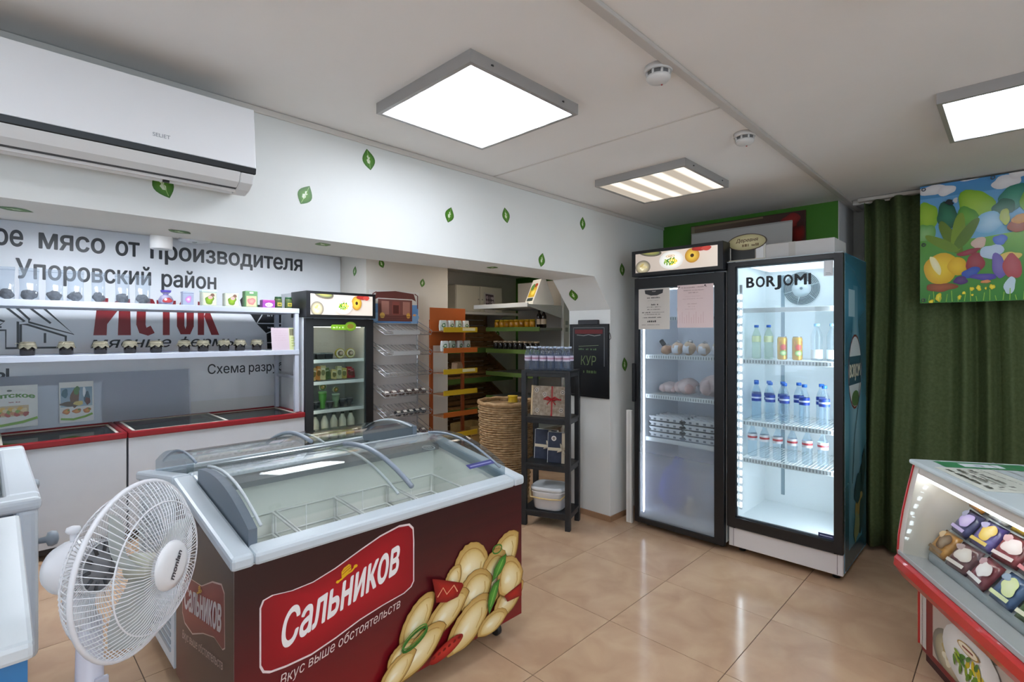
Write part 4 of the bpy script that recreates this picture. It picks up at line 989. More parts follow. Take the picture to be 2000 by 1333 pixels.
for i, (x, c, hh, r) in enumerate(((.115, '#e4dcc4', .16, .042), (.19, '#2d3038', .07, .032), (.255, '#4fa03a', .16, .036), (.33, '#33363c', .06, .034), (.39, '#7a9a7a', .13, .034), (.46, '#2f343c', .075, .036), (.535, '#3b3f48', .08, .034))):
    t = thing('dairy_cup', '%s cup on the third shelf of the rear fridge, %s from the left' % (('large cream', 'small black', 'bright green', 'low dark', 'grey-green', 'black', 'slate')[i], ORD[i]), 'cup', shelf_pt(f3, x, .2, .787), 0, 'cups in the rear fridge')
    B().lathe([(r * .62, 0), (r * .66, hh * .02), (r * .7, hh * .35), (r, hh * .55), (r * 1.02, hh * .9)], n=18).obj('cup', mat(c, .4, var=.06, scale=30), t)
    B().lathe([(r * 1.1, hh * .9), (r * 1.1, hh), (r * 1.02, hh * 1.02)], n=18).obj('lid', mat(mix(c, '#ffffff', .35), .35), t)
for i, (x, r, hh) in enumerate(((.15, .05, .87), (.31, .036, .0), (.43, .03, .0))):
    z = .787 + (.165, .17, .14)[i]
    t = thing('round_tub', ('wide tub with salad picture stacked on the cream cup', 'small tub with green picture stacked on the bright green cup', 'dull green tub stacked beside the grey-green cup')[i] + ' in the rear fridge', 'tub', shelf_pt(f3, (.115, .255, .39)[i], .2, z), 0, 'round tubs in the rear fridge')
    q = B().lathe([(r * .9, .035), (r, 0), (r, -.006), (.001, -.006)], n=20); q.v = [(a, c, r + b) for a, b, c in q.v]; q.obj('tub', mat('#cfd3b8', .4), t)
    p = Pr(); p.ell(0, r, r * .85, r * .85, '#5f7a48'); p.blob(0, r, r * .55, r * .5, '#b58a4a', seed=i); p.ell(r * .2, r * 1.1, r * .2, r * .16, '#d9e0b0'); p.build('printed_lid', t, (0, -.0062, 0), (1, 0, 0), (0, 0, 1))
MILK = mat('#e6e2d2', .35)
for i, x in enumerate((.095, .18, .275, .37, .46, .55)):
    bottle('milk_bottle', 'white milk bottle with green label, %s from the left on the bottom shelf' % ORD[i], 'bottle', shelf_pt(f3, x, .2, .482), .25, .037, MILK, mat('#3f4a44', .4), mat('#cfd0b4', .5), (.14, .42), 'milk bottles in the rear fridge', extra=(.26, .40, mat('#5a6a44', .5, var=.2, scale=60)))
# ---------------------------------------------------------------- things on top of the fridges
t = thing('cardboard_box', 'long white cardboard box lying on top of the drinks fridge', 'box', (3.66, .8, 2.009))
B().box(0, .3, 0, .47, 0, .1).obj('carton', mat('#c9c6c3', .6, var=.02), t, .003)
box('tape', mat('#b9b5ae', .4), t, -.001, .301, .22, .26, -.0, .1012)
p = Pr(); p.ell(0, 0, .028, .028, '#d8d6d2'); p.blob(0, 0, .012, .014, '#4a4644', seed=3); p.build('round_sticker', t, (-.0005, .43, .055), (0, -1, 0), (0, 0, 1))
t = thing('display_sign', 'oval-topped sign in a clear frame standing on the drinks fridge', 'sign', (3.65, 1.44, 2.009), -90)
box('base', mat('#c4bfae', .4), t, .0, .24, -.02, .04, 0, .012, .003)
for x in (.0, .228): box('frame_post', mat('#c9c8c0', .3), t, x, x + .012, 0, .01, .01, .15, .002)
box('dark_panel', mat('#1b1d1c', .3), t, .012, .17, .002, .008, .012, .125)
box('white_panel', mat('#dedfe0', .4), t, .18, .228, .002, .008, .012, .11)
p = Pr()
ov = [(.12 + .13 * math.cos(a), .13 + .058 * math.sin(a)) for a in (2 * PI * i / 28 for i in range(28))]
p.poly(ov, '#3d2a1c'); p.shade([(.12 + (x - .12) * .95, .13 + (y - .13) * .9) for x, y in ov], '#cfc79a', '#a79f74')
p.text('Деревня', .12, .133, .024, '#4a2c18', center=True, shear=.2, bold=.02); scribble(p, .09, .2, .1, .018, '#6d5a38', 5)
p.build('oval_plate', t, (0, -.003, 0), (1, 0, 0), (0, 0, 1), thick=.004, back='#3d2a1c') if False else p.build('oval_plate', t, (0, -.001, 0), (1, 0, 0), (0, 0, 1))
q = B(); n = len(ov); q.add([(x, .0015, y) for x, y in ov] + [(x, .006, y) for x, y in ov], [tuple(range(n)), tuple(range(2 * n - 1, n - 1, -1))] + [(i, i + n, (i + 1) % n + n, (i + 1) % n) for i in range(n)]); q.obj('oval_backing', mat('#3d2a1c', .5), t)
t = thing('wall_picture', 'wide dark-framed food picture on the green wall above the fridges', 'picture', (4.38, 1.6, 2.2), -90)
p = Pr(); w, h = .9, .25
p.mesh([(0, 0), (w, 0), (w, h), (0, h)], [(0, 1, 2, 3)], ['#6f5c4a', '#4a1512', '#3a0f0e', '#7d6a55']); p.blob(.8, .18, .07, .06, '#7c1412', '#a8241c', seed=2); p.blob(.86, .08, .05, .07, '#5c100e', '#8c1e18', seed=4); p.rect(0, 0, .03, h, '#8f8468'); p.line([(.03, .235), (.6, .245)], .02, '#8a7458')
p.blob(.45, .1, .1, .05, '#a98a5c', '#c9b48a', seed=8)
p.v = [(min(w, max(0, x)), min(h, max(0, y)), k) for x, y, k in p.v]
p.build('canvas_print', t, (-.45, -.021, 0), (1, 0, 0), (0, 0, 1))
box('backing', mat('#4a2a20', .6), t, -.455, .455, -.02, -.001, -.005, h + .005, .002)
t = thing('white_board', 'plain white board leaning in front of the wall picture above the fridges', 'board', (4.17, 1.58, 2.0065), -90)
t.rotation_euler = (R(-4), 0, R(-90))
box('sheet', mat('#cbc8c4', .5), t, -.39, .39, 0, .012, 0, .35, .002)
box('edge_fold', mat('#b7b3ae', .5), t, -.39, .39, -.004, 0, .34, .351, .001)
# ================================================================ rear room: wall banner with lettering
BK = '#34383c'
bn = thing('wall_banner', 'white wall banner with black Cyrillic lettering and a red brand word', 'banner', (0, 5.299, 0))
box('sheet', mat('#eff2f5', .35, var=.01), bn, -.9, 2.72, -.006, 0, .9, 2.345)
p = Pr()
for tx, xa, z, h, xb, bo in (('ое', .045, 2.162, .148, .2, .025), ('мясо', .284, 2.162, .148, .683, .025), ('от', .75, 2.16, .148, .914, .025), ('производителя', .988, 2.158, .148, 2.302, .025), ('Упоровский', .158, 1.925, .14, .995, .025), ('район', 1.069, 1.922, .135, 1.498, .025), ('Схема', 1.426, 1.14, .085, 1.745, .01), ('разруба', 1.78, 1.14, .085, 2.16, .01), ('ы', .04, 1.185, .09, .125, .02)):
    Pr().text(tx, xa, z, h, BK, x1=xb, bold=bo).build('lettering', bn, (0, -.006, 0), (1, 0, 0), (0, 0, 1))
p = Pr()
RED = '#8c1a22'
def fat(ps, w=.075):
    p.line(ps, w, RED)
b0, b1 = 1.498, 1.80
# И С Т О К in heavy narrow letters
p.poly([(.608, b0), (.7, b0), (.712, b1), (.64, b1)], RED); p.poly([(.78, b0), (.875, b0), (.868, b1), (.79, b1)], RED); p.poly([(.66, b0 + .02), (.71, b0 + .1), (.79, b0 + .22), (.83, b1), (.79, b1), (.72, b0 + .24), (.655, b0 + .1)], RED)
p.line([(1.035, b1 - .06), (1.02, b1 - .02), (.985, b1 - .015), (.955, b1 - .05), (.95, b0 + .09), (.965, b0 + .04), (1.0, b0 + .03), (1.04, b0 + .05)], .07, RED)
p.rect(1.12, b0, 1.175, b1 - .03, RED); p.rect(1.07, b1 - .06, 1.225, b1, RED)
p.line([(1.265, b0 + .08), (1.265, b1 - .08), (1.285, b1 - .03), (1.325, b1 - .03), (1.345, b1 - .08), (1.345, b0 + .08), (1.325, b0 + .03), (1.285, b0 + .03)], .062, RED, True)
p.rect(1.41, b0, 1.465, b1, RED); p.poly([(1.465, b0 + .17), (1.53, b0), (1.6, b0), (1.52, b0 + .2), (1.58, b1), (1.52, b1)], RED)
p.v = [(.608 + (x - .608) * .92, y, k) for x, y, k in p.v]
p.build('brand_word', bn, (0, -.006, 0), (1, 0, 0), (0, 0, 1), label='dark red brand word')
p = Pr(); p.text('мясные фермы', .59, 1.395, .085, BK, x1=1.66, shear=.3, bold=.01)
W_ = .014
for ps in ([(.06, 1.75), (.125, 1.689), (.208, 1.602), (.171, 1.601), (.171, 1.405)], [(.12, 1.75), (.174, 1.691), (.233, 1.619), (.23, 1.598), (.488, 1.506), (.326, 1.691), (.27, 1.75)], [(.186, 1.405), (.186, 1.58), (.221, 1.58), (.446, 1.488)], [(.19, 1.75), (.249, 1.693), (.353, 1.591)], [(-.1, 1.537), (.107, 1.537), (.107, 1.405), (.44, 1.405), (.44, 1.488)], [(-.1, 1.56), (.085, 1.56)], [(.32, 1.516), (.32, 1.441)], [(.06, 1.405), (.06, 1.5), (-.1, 1.5)], [(-.1, 1.69), (.1, 1.6), (.06, 1.56)]): p.line(ps, W_, BK)
p.build('line_drawing', bn, (0, -.006, 0), (1, 0, 0), (0, 0, 1), label='outline of a bull in dark lines')
p = Pr()
p.poly([(1.70, 1.83), (1.755, 1.905), (1.80, 1.86), (1.84, 1.79), (2.16, 1.80), (2.2, 1.7), (2.2, 1.45), (2.13, 1.34), (1.952, 1.345), (1.945, 1.51), (1.853, 1.606), (1.80, 1.69), (1.72, 1.75)], '#17191c')
for ps in ([(1.85, 1.605), (1.9, 1.69), (1.93, 1.8)], [(1.86, 1.61), (2.2, 1.61)], [(2.03, 1.8), (2.06, 1.56), (2.2, 1.53)], [(1.94, 1.51), (2.06, 1.56)], [(1.95, 1.42), (2.12, 1.42)]): p.line(ps, .01, '#d8dcdf')
scribble(p, 1.93, 2.02, 1.56, .02, '#b9bdc0', 2); scribble(p, 1.95, 2.0, 1.68, .02, '#b9bdc0', 3)
p.build('cut_diagram', bn, (0, -.006, 0), (1, 0, 0), (0, 0, 1), label='black cow silhouette with white cut lines')
# ---------------------------------------------------------------- white two-tier rack on the rear freezers
SH = mat('#b4bac6', .4)
sr = thing('storage_rack', 'white two-tier rack of jars and bags over the red-rimmed freezers', 'rack', (.7, 4.66, .801))
box('shelf_board', SH, sr, -1.2, 1.3, 0, .49, .892, .937, .003); box('shelf_board', SH, sr, -1.2, 1.3, 0, .49, .52, .562, .003)
for x in (1.262, -1.2):
    for y in (.005, .455): box('post', SH, sr, x, x + .035, y, y + .035, 0.0, .89, .002)
for x in (1.27, -1.19):
    for z in (.3, .75): box('cross_bar', SH, sr, x, x + .015, .03, .46, z, z + .025)
T1, T2 = 1.7385, 1.3635
# clear bags with dark dried goods
CB = glass('#eef3f8', 1.5, haze=.1)
for i, (x, w) in enumerate(((.10, .085), (.211, .105), (.341, .097), (.454, .095), (.583, .085), (.725, .092), (.852, .1))):
    t = thing('dried_goods_bag', 'clear bag of dark dried goods on the upper shelf, %s from the left' % ORD[i], 'bag', (x, 4.82, T1), (i * 17) % 24 - 12, 'clear bags on the upper shelf')
    hh = .205
    def fn(u, v):
        a = 2 * PI * u; k = 1 - .85 * v ** 1.6 if v < .9 else .12
        e = .03 * max(.05, 1 - v * 1.02)
        return (w * .5 * math.cos(a) * (1 - .08 * math.sin(PI * v)) , (e + .004) * math.sin(a) + .004 * math.sin(9 * v + 3 * u), hh * v)
    B().grid(fn, 16, 8).obj('bag', CB, t)
    box('top_seal', CB, t, -w * .5, w * .5, -.003, .003, hh - .004, hh + .018)
    B().ball((0, 0, .04), w * .42, .027, .034, 16, 9, .13, i).obj('contents', mat('#2a2e34', .7, var=.25, scale=60, bump=.6), t)
def pouch(name, label, x, hh, w, col, pic, cat='package', d=.05, ruffle=False, y=4.82):
    t = thing(name, label, cat, (x, y, T1), 0, 'packages on the upper shelf')
    return t
t = thing('gift_pouch', 'purple tied gift pouch with berries, on the upper shelf', 'pouch', (1.003, 4.82, T1))
B().lathe([(.03, 0), (.048, .012), (.052, .04), (.036, .07), (.014, .083), (.03, .098), (.036, .115)], n=18).obj('pouch', mat('#8a86a8', .4, var=.25, scale=30), t)
B().lathe([(.017, .078), (.019, .083), (.017, .088)], n=14).obj('ribbon', mat('#4a3a9a', .4), t)
p = Pr(); p.blob(0, .035, .03, .022, '#8c2a30', '#b5484a', seed=3); p.ell(-.012, .042, .01, .01, '#e0c0b8'); p.build('printed_face', t, (0, -.0535, 0), (1, 0, 0), (0, 0, 1))
B().lathe([(.034, .1), (.038, .116)], n=14, cap=False).obj('ruffle', mat('#5548a8', .4), t)
def tin(name, label, cat, x, hh, w, body, lidc, pics, square=False):
    t = thing(name, label, cat, (x, 4.82, T1), 0, 'packages on the upper shelf')
    if square: box('body', body, t, -w / 2, w / 2, -.035, .035, 0, hh, .006)
    else: B().lathe([(w * .46, 0), (w * .5, .004), (w * .5, hh * .9), (w * .48, hh)], n=18).obj('body', body, t)
    if lidc: (box('lid', lidc, t, -w / 2 * 1.03, w / 2 * 1.03, -.037, .037, hh, hh + .014, .003) if square else B().lathe([(w * .46, hh), (w * .46, hh + .016), (w * .43, hh + .018)], n=18).obj('lid', lidc, t))
    p = Pr(); pics(p, w, hh); p.build('printed_face', t, (0, -.0365 if square else -w * .5 - .001, 0), (1, 0, 0), (0, 0, 1))
    return t
tin('tea_tin', 'small grey tin with pink flower on the upper shelf', 'tin', 1.151, .1, .078, mat('#9aa3b8', .4), mat('#aab2c4', .4), lambda p, w, h: (p.blob(0, h * .5, w * .24, h * .3, '#b56fb0', '#d9a6cf', seed=1), p.ell(0, h * .5, .008, .008, '#f2e6ee')), True)
for i, x in enumerate((1.303, 1.475)):
    tin('herb_packet', 'square packet with green herb picture, %s of two on the upper shelf' % ('left', 'right')[i], 'package', x, .118, .112, mat('#b9bfae', .4, var=.06, scale=30), mat('#cfe6e2', .4) if i == 0 else None, lambda p, w, h: (p.rect(-w * .42, h * .08, w * .42, h * .92, '#cfcdb6'), p.blob(0, h * .45, w * .3, h * .3, '#5a7a20', '#8fb02a', seed=2), p.ell(w * .05, h * .62, w * .16, h * .12, '#d9a6a0'), p.blob(w * .2, h * .8, w * .14, h * .1, '#7d5a4a', seed=5)), True)
tin('herb_packet', 'green bag-shaped packet with handle hole on the upper shelf', 'package', 1.631, .145, .105, mat('#5f8a5a', .45), None, lambda p, w, h: (p.rect(-w * .4, h * .06, w * .4, h * .7, '#b9b08a'), p.blob(0, h * .38, w * .28, h * .22, '#b5606a', '#d99a8a', seed=8), p.rrect(-w * .16, h * .84, w * .16, h * .94, .006, '#d8e2da')), True)
tin('sweets_packet', 'low purple sweets packet on the upper shelf', 'package', 1.779, .075, .11, mat('#8c3f92', .4), None, lambda p, w, h: (p.rect(-w * .45, h * .7, w * .45, h * .95, '#a23f8f'), p.ell(0, h * .4, w * .3, h * .25, '#e6d3e2'), scribble(p, -w * .2, w * .2, h * .32, h * .16, '#8c3f92', 3)), True)
for i, x in enumerate((1.873, 1.965)):
    tin('spice_jar', 'small dark green lidded jar, %s at the end of the upper shelf' % ('first', 'last')[i], 'jar', x, .09, .064, mat('#4a5a34', .2), mat('#1f4a2a', .4), lambda p, w, h: (p.rect(-w * .3, h * .25, w * .3, h * .6, '#a99a3a'), p.rect(-w * .2, h * .36, w * .2, h * .48, '#4a4a20')))
# jam jars with cloth caps
CLOTH = mat('#77715c', .85, var=.12, scale=40, bump=.3)
proto = None
for i, x in enumerate((.203, .404, .595, .772, .938, 1.129, 1.265, 1.423, 1.548, 1.687)):
    lb = 'dark jam jar under a khaki cloth cap, %s from the left on the lower shelf' % ORD[i]
    if proto is None:
        proto = thing('jam_jar', lb, 'jar', (x, 4.82, T2), 0, 'cloth-capped jam jars')
        B().lathe([(.034, 0), (.039, .004), (.04, .05), (.037, .068), (.032, .074)], n=20).obj('jar', mat('#17100d', .15, coat=.2), proto)
        q = B()
        def fn(u, v):
            a = 2 * PI * u
            if v < .5: r = .039 * v * 2; z = .092 + .002 * math.cos(3 * a)
            elif v < .65: r = .041; z = .09 - (v - .5) * .05
            else: r = .041 + (v - .65) * .03 * (1 + .5 * math.sin(7 * a)); z = .0825 - (v - .65) * .09 * (1 + .25 * math.sin(7 * a))
            return (r * math.cos(a), r * math.sin(a), z)
        q.grid(fn, 28, 12).obj('cloth_cap', CLOTH, proto)
        B().tube([(.0425 * math.cos(a), .0425 * math.sin(a), .078) for a in (2 * PI * k / 18 for k in range(18))], .0022, 5, True).obj('string', mat('#b9b096', .8), proto)
        B().tube([(-.04, -.01, .078), (-.055, -.02, .086), (-.062, -.015, .074)], .002, 5).obj('bow', mat('#b9b096', .8), proto)
    else:
        d = dup(proto, (x, 4.82, T2), (i * 53) % 360, lb)
        if i == 9:
            d.children[0].data = d.children[0].data.copy(); d.children[0].data.materials[0] = mat('#4a2a14', .08, coat=.6)
t = thing('info_sheet', 'pink and green paper sheet propped at the end of the lower shelf', 'paper', (1.88, 4.69, T2 + .001))
t.rotation_euler = (R(-8), 0, 0)
p = Pr(); p.rect(-.11, 0, .11, .2, '#b5a4ac'); p.rect(.045, 0, .11, .2, '#b5ba86'); p.rect(.05, .13, .105, .19, '#6d6a50')
for k in range(5): scribble(p, -.09, .02, .17 - k * .022, .006, '#b09aa2', k)
for k in range(4): scribble(p, .055, .1, .1 - k * .024, .01, '#7d8a3a', k + 9)
p.build('printed_sheet', t, (0, 0, 0), (1, 0, 0), (0, 0, 1), print_mat(.6), thick=.0015)
box('stand', mat('#d8d8d8', .4), t, -.11, .11, .0015, .012, 0, .01)
# clear plastic splash sheet and two posters behind the freezers
t = thing('splash_sheet', 'clear plastic sheet standing along the wall behind the freezers', 'plastic sheet', (0, 5.20, .801))
t.rotation_euler = (R(-6), 0, 0)
box('sheet', glass('#f3f5fa', 1.3, haze=.45), t, -.5, 1.27, 0, .003, 0, .40)
for x in (-.49, 1.26): box('edge_strip', mat('#c9cfd8', .35), t, x, x + .01, -.002, .005, 0, .402)
def poster(x0, x1, z0, z1, label, fn):
    t = thing('food_poster', label, 'poster', ((x0 + x1) / 2, 5.189, z0)); t.rotation_euler = (R(-6), 0, 0)
    w, h = x1 - x0, z1 - z0; p = Pr(); p.rect(0, 0, w, h, '#e6e9e4'); fn(p, w, h)
    p.v = [(min(w, max(0, x)), min(h, max(0, y)), k) for x, y, k in p.v]
    p.build('printed_sheet', t, (-w / 2, 0, 0), (1, 0, 0), (0, 0, 1), print_mat(.3), thick=.002)
    box('bottom_fold', mat('#dfe3de', .4), t, -w / 2, w / 2, .002, .01, 0, .006)
def po1(p, w, h):
    p.text('Вятское', w * .06, h * .66, h * .1, '#4f8a2a', x1=w * .95, bold=.05, warp=lambda x, y: (x, y + h * .06 * math.sin(PI * x / w))); scribble(p, w * .4, w * .66, h * .59, h * .03, '#a86a6a', 2)
    p.rect(w * .2, h * .27, w * .82, h * .52, '#c9b48a')
    for i in range(16): p.blob(w * (.24 + .035 * (i % 16)), h * (.31 + .16 * ((i * 7) % 5) / 5), w * .06, h * .05, ('#a8483a', '#7d9a3a', '#d9b04a', '#c98a5a', '#e3d3a0')[i % 5], seed=i)
    p.line([(0, h * .08), (w * .3, h * .07), (w * .7, h * .12), (w, h * .2)], h * .06, '#7fb02a'); p.ell(w * .45, h * .88, w * .05, h * .02, '#5a6a5a')
def po2(p, w, h):
    p.rect(w * .04, h * .38, w * .96, h * .86, '#9fb8c4', '#7fa0b5')
    for i, (x, y, rx, ry, c) in enumerate(((.16, .72, .1, .1, '#3a6a7a'), (.45, .6, .12, .26, '#6a4a2a'), (.5, .78, .09, .1, '#4a7a3a'), (.8, .6, .08, .16, '#3a5a6a'), (.72, .74, .04, .14, '#e3ecef'), (.3, .45, .28, .06, '#5a4a34'), (.55, .46, .16, .05, '#d9c87a'), (.82, .5, .07, .1, '#5a2a20'))): p.blob(w * x, h * y, w * rx, h * ry, c, seed=i)
    for i in range(3): p.blob(w * (.2 + .3 * i), h * .27, w * .12, h * .06, '#b5622a', '#d9a04a', seed=i); p.ell(w * (.26 + .3 * i), h * .3, w * .03, h * .02, '#5a8a2a')
    p.line([(w * .04, h * .1), (w * .4, h * .07), (w * .75, h * .12), (w * .96, h * .18)], h * .05, '#7fb02a')
poster(.0, .275, .83, 1.135, 'square food poster with green heading at the left edge behind the freezers', po1)
poster(.395, .6, .83, 1.14, 'square food poster with a table scene behind the freezers', po2)
# ---------------------------------------------------------------- wire rack with a picture header
CH = mat('#b9bcc0', .3, .7)
wr = thing('wire_rack', 'grey wire rack of sloping baskets under a log cabin picture', 'rack', (3.045, 4.72, 0))
for x in (-.29, .29):
    B().tube([(x, 0, .0), (x, 0, 1.78)], .008, 8).obj('upright', CH, wr); B().tube([(x, 0, .01), (x, -.3, .01)], .008, 8).obj('foot_bar', CH, wr)
B().box(-.285, .285, .004, .008, .25, 1.64).obj('back_panel', mat('#b5b3b2', .5), wr)
for k in range(7):
    z = 1.50 - k * .21
    q = B(); f = -.26
    q.tube([(-.28, 0, z + .1), (-.28, f, z), (.28, f, z), (.28, 0, z + .1)], .004, 6)
    q.tube([(-.28, 0, z + .15), (-.28, f - .02, z + .04), (.28, f - .02, z + .04), (.28, 0, z + .15)], .0035, 6)
    for i in range(13):
        x = -.28 + .56 * i / 12; q.tube([(x, 0, z + .1), (x, f, z), (x, f - .02, z + .04)], .0022, 4)
    for i in range(4): q.tube([(-.28, f * i / 4, z + .1 - .1 * i / 4), (.28, f * i / 4, z + .1 - .1 * i / 4)], .0022, 4)
    q.obj('basket', CH, wr)
    if k in (0, 1): box('price_card', mat('#aeb1b4', .4), wr, -.2, .12, f - .026, f - .022, z + .0, z + .045)
p = Pr(); w, h = .58, .34
p.rect(0, .0, w, .2, '#4f7fb5', '#6a9ad0'); p.blob(.05, .06, .06, .05, '#7fa8d0', seed=1); p.blob(.53, .05, .06, .05, '#7fa8d0', seed=2); p.ell(.53, .09, .02, .012, '#e0a060')
p.rect(.08, .02, .5, .25, '#7a4a44'); p.poly([(.04, .24), (.06, .32), (.29, .34), (.52, .32), (.55, .24), (.5, .26), (.08, .26)], '#6d3a36')
for x0, x1, c in ((.12, .21, '#a8766a'), (.25, .34, '#8a4a42'), (.38, .47, '#a8766a')): p.rect(x0, .09, x1, .23, c)
p.rect(.26, .1, .33, .19, '#5a2a26'); p.ell(.13, .08, .03, .03, '#d9b05a'); p.ell(.45, .08, .025, .03, '#cfa04a')
for y in (.03, .05, .07): p.line([(.08, y), (.5, y)], .005, '#5a2a28')
p.line([(.02, .16), (.02, .3), (.06, .32)], .012, '#6d3a36'); p.line([(.57, .16), (.57, .3), (.53, .32)], .012, '#6d3a36')
p.build('picture_header', wr, (-.29, -.012, 1.62), (1, 0, 0), (0, 0, 1), thick=.003, label='picture of a log cabin on blue')
for (k, n, cols) in ((3, 6, ('#4a3a36', '#5a4640', '#473530')), (4, 5, ('#23272c', '#2d3238', '#3a4046')), (5, 6, ('#2a2e33', '#1f2428', '#4a3a3c'))):
    z = 1.50 - k * .21
    for i in range(n):
        x = -.22 + .44 * (i + (.5 if k == 4 else 0)) / (n - 1 + (.5 if k == 4 else 0)) if k != 4 else -.08 + .3 * i / 4
        t = thing('chocolate_packet', 'dark packet in the %s filled wire basket, %s from the left' % ({3: 'uppermost', 4: 'middle', 5: 'lowest'}[k], ORD[i]), 'package', (3.02 + x, 4.50, z + .018), (i * 31) % 40 - 20, 'dark packets in the wire baskets')
        t.rotation_euler = (R(20), 0, R((i * 31) % 30 - 15))
        B().ball((0, 0, .022), .04, .05, .022, 12, 7, .05, i + k).obj('pouch', mat(cols[i % 3], .3, var=.1, scale=30), t)
        B().box(-.018, .018, -.03, .01, .0425, .0455).obj('label_card', mat('#d6d2ca', .5), t)
# ---------------------------------------------------------------- brown and orange snack stand
ORN, YEL = mat('#b8601f', .5), mat('#c9a81e', .45)
os_ = thing('snack_stand', 'brown and orange shelf stand with yellow and orange front strips', 'stand', (3.585, 4.5, 0))
for x in (-.24, .2): box('post', mat('#9a4a1c', .5), os_, x, x + .04, 0, .025, 0, 1.66, .003)
box('header_board', mat('#a5521e', .5), os_, -.25, .25, -.004, .0, 1.38, 1.79, .003)
for i, (z, m) in enumerate(((1.535, YEL), (1.315, ORN), (1.09, YEL), (.865, YEL), (.635, ORN), (.41, YEL))):
    s = B().box(-.235, .235, -.22, -.005, z - .006, z).obj('shelf', mat('#8a5a3a', .5), os_)
    box('front_strip', m, s, -.235, .235, -.228, -.22, z - .012, z + .042, .002)
    if i in (0, 2): box('price_tag', mat('#e0d9b0', .5), s, .02, .2, -.2295, -.2282, z + .004, z + .036)
box('base', mat('#7a4a2a', .6), os_, -.25, .25, -.22, .03, 0, .03, .003)
for j, z in enumerate((1.5355, 1.3155)):
    for i in range(4):
        t = thing('snack_bag', 'small white and green snack bag on the snack stand, %s on the %s shelf' % (ORD[i], ('top', 'second')[j]), 'package', (3.585 - .17 + .105 * i + .02 * j, 4.37, z + .001), (i * 29) % 30 - 15, 'snack bags on the brown stand')
        B().prism([(-.04, 0), (.04, 0), (.045, .05), (.038, .115), (-.038, .115), (-.045, .05)], -.02, .02).obj('pouch', mat(('#c9d4cc', '#d6dcd9', '#b5c9b8', '#dfe3e0')[(i + j) % 4], .35, var=.1, scale=40), t, .008)
        p = Pr(); p.blob(0, .06, .025, .022, '#4f7a5a', seed=i); p.ell(.0, .062, .012, .01, '#dfe6d8'); p.build('printed_face', t, (0, -.0202, 0), (1, 0, 0), (0, 0, 1))
t = thing('paper_bag', 'tan paper bag on the middle shelf of the snack stand', 'bag', (3.62, 4.38, 1.0915), 12)
B().prism([(-.06, 0), (.06, 0), (.05, .07), (.02, .11), (-.05, .1)], -.04, .04).obj('bag', mat('#a88a6a', .7, var=.08, scale=20, bump=.3), t, .006); box('fold', mat('#93755a', .7), t, -.05, .03, -.041, .041, .092, .1)
# ---------------------------------------------------------------- white cabinet on a wall shelf in the recess
t = thing('wall_shelf', 'long white wall shelf in the recess behind the racks', 'shelf', (4.6, 5.499, 1.76))
box('board', mat('#d2cfc8', .5), t, -.8, .83, -.38, 0, 0, .035, .003)
for x in (-.5, .5): B().prism([(-.36, -.001), (-.001, -.001), (-.001, -.25), (-.02, -.25)], x, x + .02, 'x').obj('bracket', mat('#c4c1ba', .5), t)
t = thing('wall_cabinet', 'cream two-door cabinet standing on the recess shelf', 'cabinet', (4.68, 5.495, 1.796))
box('body', mat('#d3cdbd', .5), t, -.42, .42, -.3, 0, 0, .35, .003)
for x0, x1 in ((-.415, -.005), (.005, .415)):
    d = box('door', mat('#dcd6c6', .45), t, x0, x1, -.315, -.3, .005, .345, .003)
    B().lathe([(.006, 0), (.01, .012), (.004, .016)], n=10).obj('knob', mat('#b5b0a2', .4), d)
    d.children[0].rotation_euler = (R(90), 0, 0); d.children[0].location = ((x1 - .03 if x0 < 0 else x0 + .03), -.315, .17)
t = thing('picture_card', 'small dark floral picture card leaning on the recess shelf', 'card', (4.83, 5.14, 1.796)); t.rotation_euler = (R(-8), R(4), 0)
p = Pr(); p.rect(-.1, 0, .1, .27, '#cfc9c4'); p.rect(-.075, .04, .075, .25, '#5a4a52')
for i in range(9): p.blob(-.05 + .05 * (i % 3), .08 + .06 * (i // 3), .024, .024, ('#b5a0a8', '#8a7a80', '#d0c4c8')[i % 3], seed=i)
p.build('printed_face', t, (0, 0, 0), (1, 0, 0), (0, 0, 1), thick=.004); box('stand', mat('#8a8480', .5), t, -.02, .02, .002, .03, 0, .01)
# ---------------------------------------------------------------- wooden bread rack with sloping trays
BRN = mat('#6a4218', .55, var=.12, scale=12); SLT = mat('#7d5526', .55, var=.12, scale=14); GRN = mat('#4f6a2a', .5)
br = thing('bread_rack', 'brown wooden rack of sloping slatted trays with green price rails', 'rack', (4.4, 5.45, 0))
for k, z in enumerate((1.45, 1.07, .69, .31)):
    for x in (-.62, .63): B().prism([(0, z + .12), (-.06, z + .15), (-.48, z - .12), (-.5, z - .16), (0, z - .02)], x, x + .03, 'x').obj('side_arm', BRN, br)
    for i in range(5):
        y = -.04 - i * .095; zz = z + .08 - i * .053
        o = box('slat', SLT, br, -.59, .63, -.035, .035, -.008, .008); o.location = (0, y, zz); o.rotation_euler = (R(29), 0, 0)
    box('price_rail', GRN, br, -.62, .66, -.52, -.508, z - .19, z - .125)
    for i in range(3):
        o = box('back_board', mat('#8a6a44', .6, var=.1, scale=10), br, -.6, .63, .0, .012, z + .1 + i * .075, z + .165 + i * .075)
for x in (-.62, .0, .63): box('post', BRN, br, x, x + .04, .012, .045, 0, 1.85)
for y in (-.5,): box('floor_bar', BRN, br, -.62, .66, -.5, .03, 0, .06)
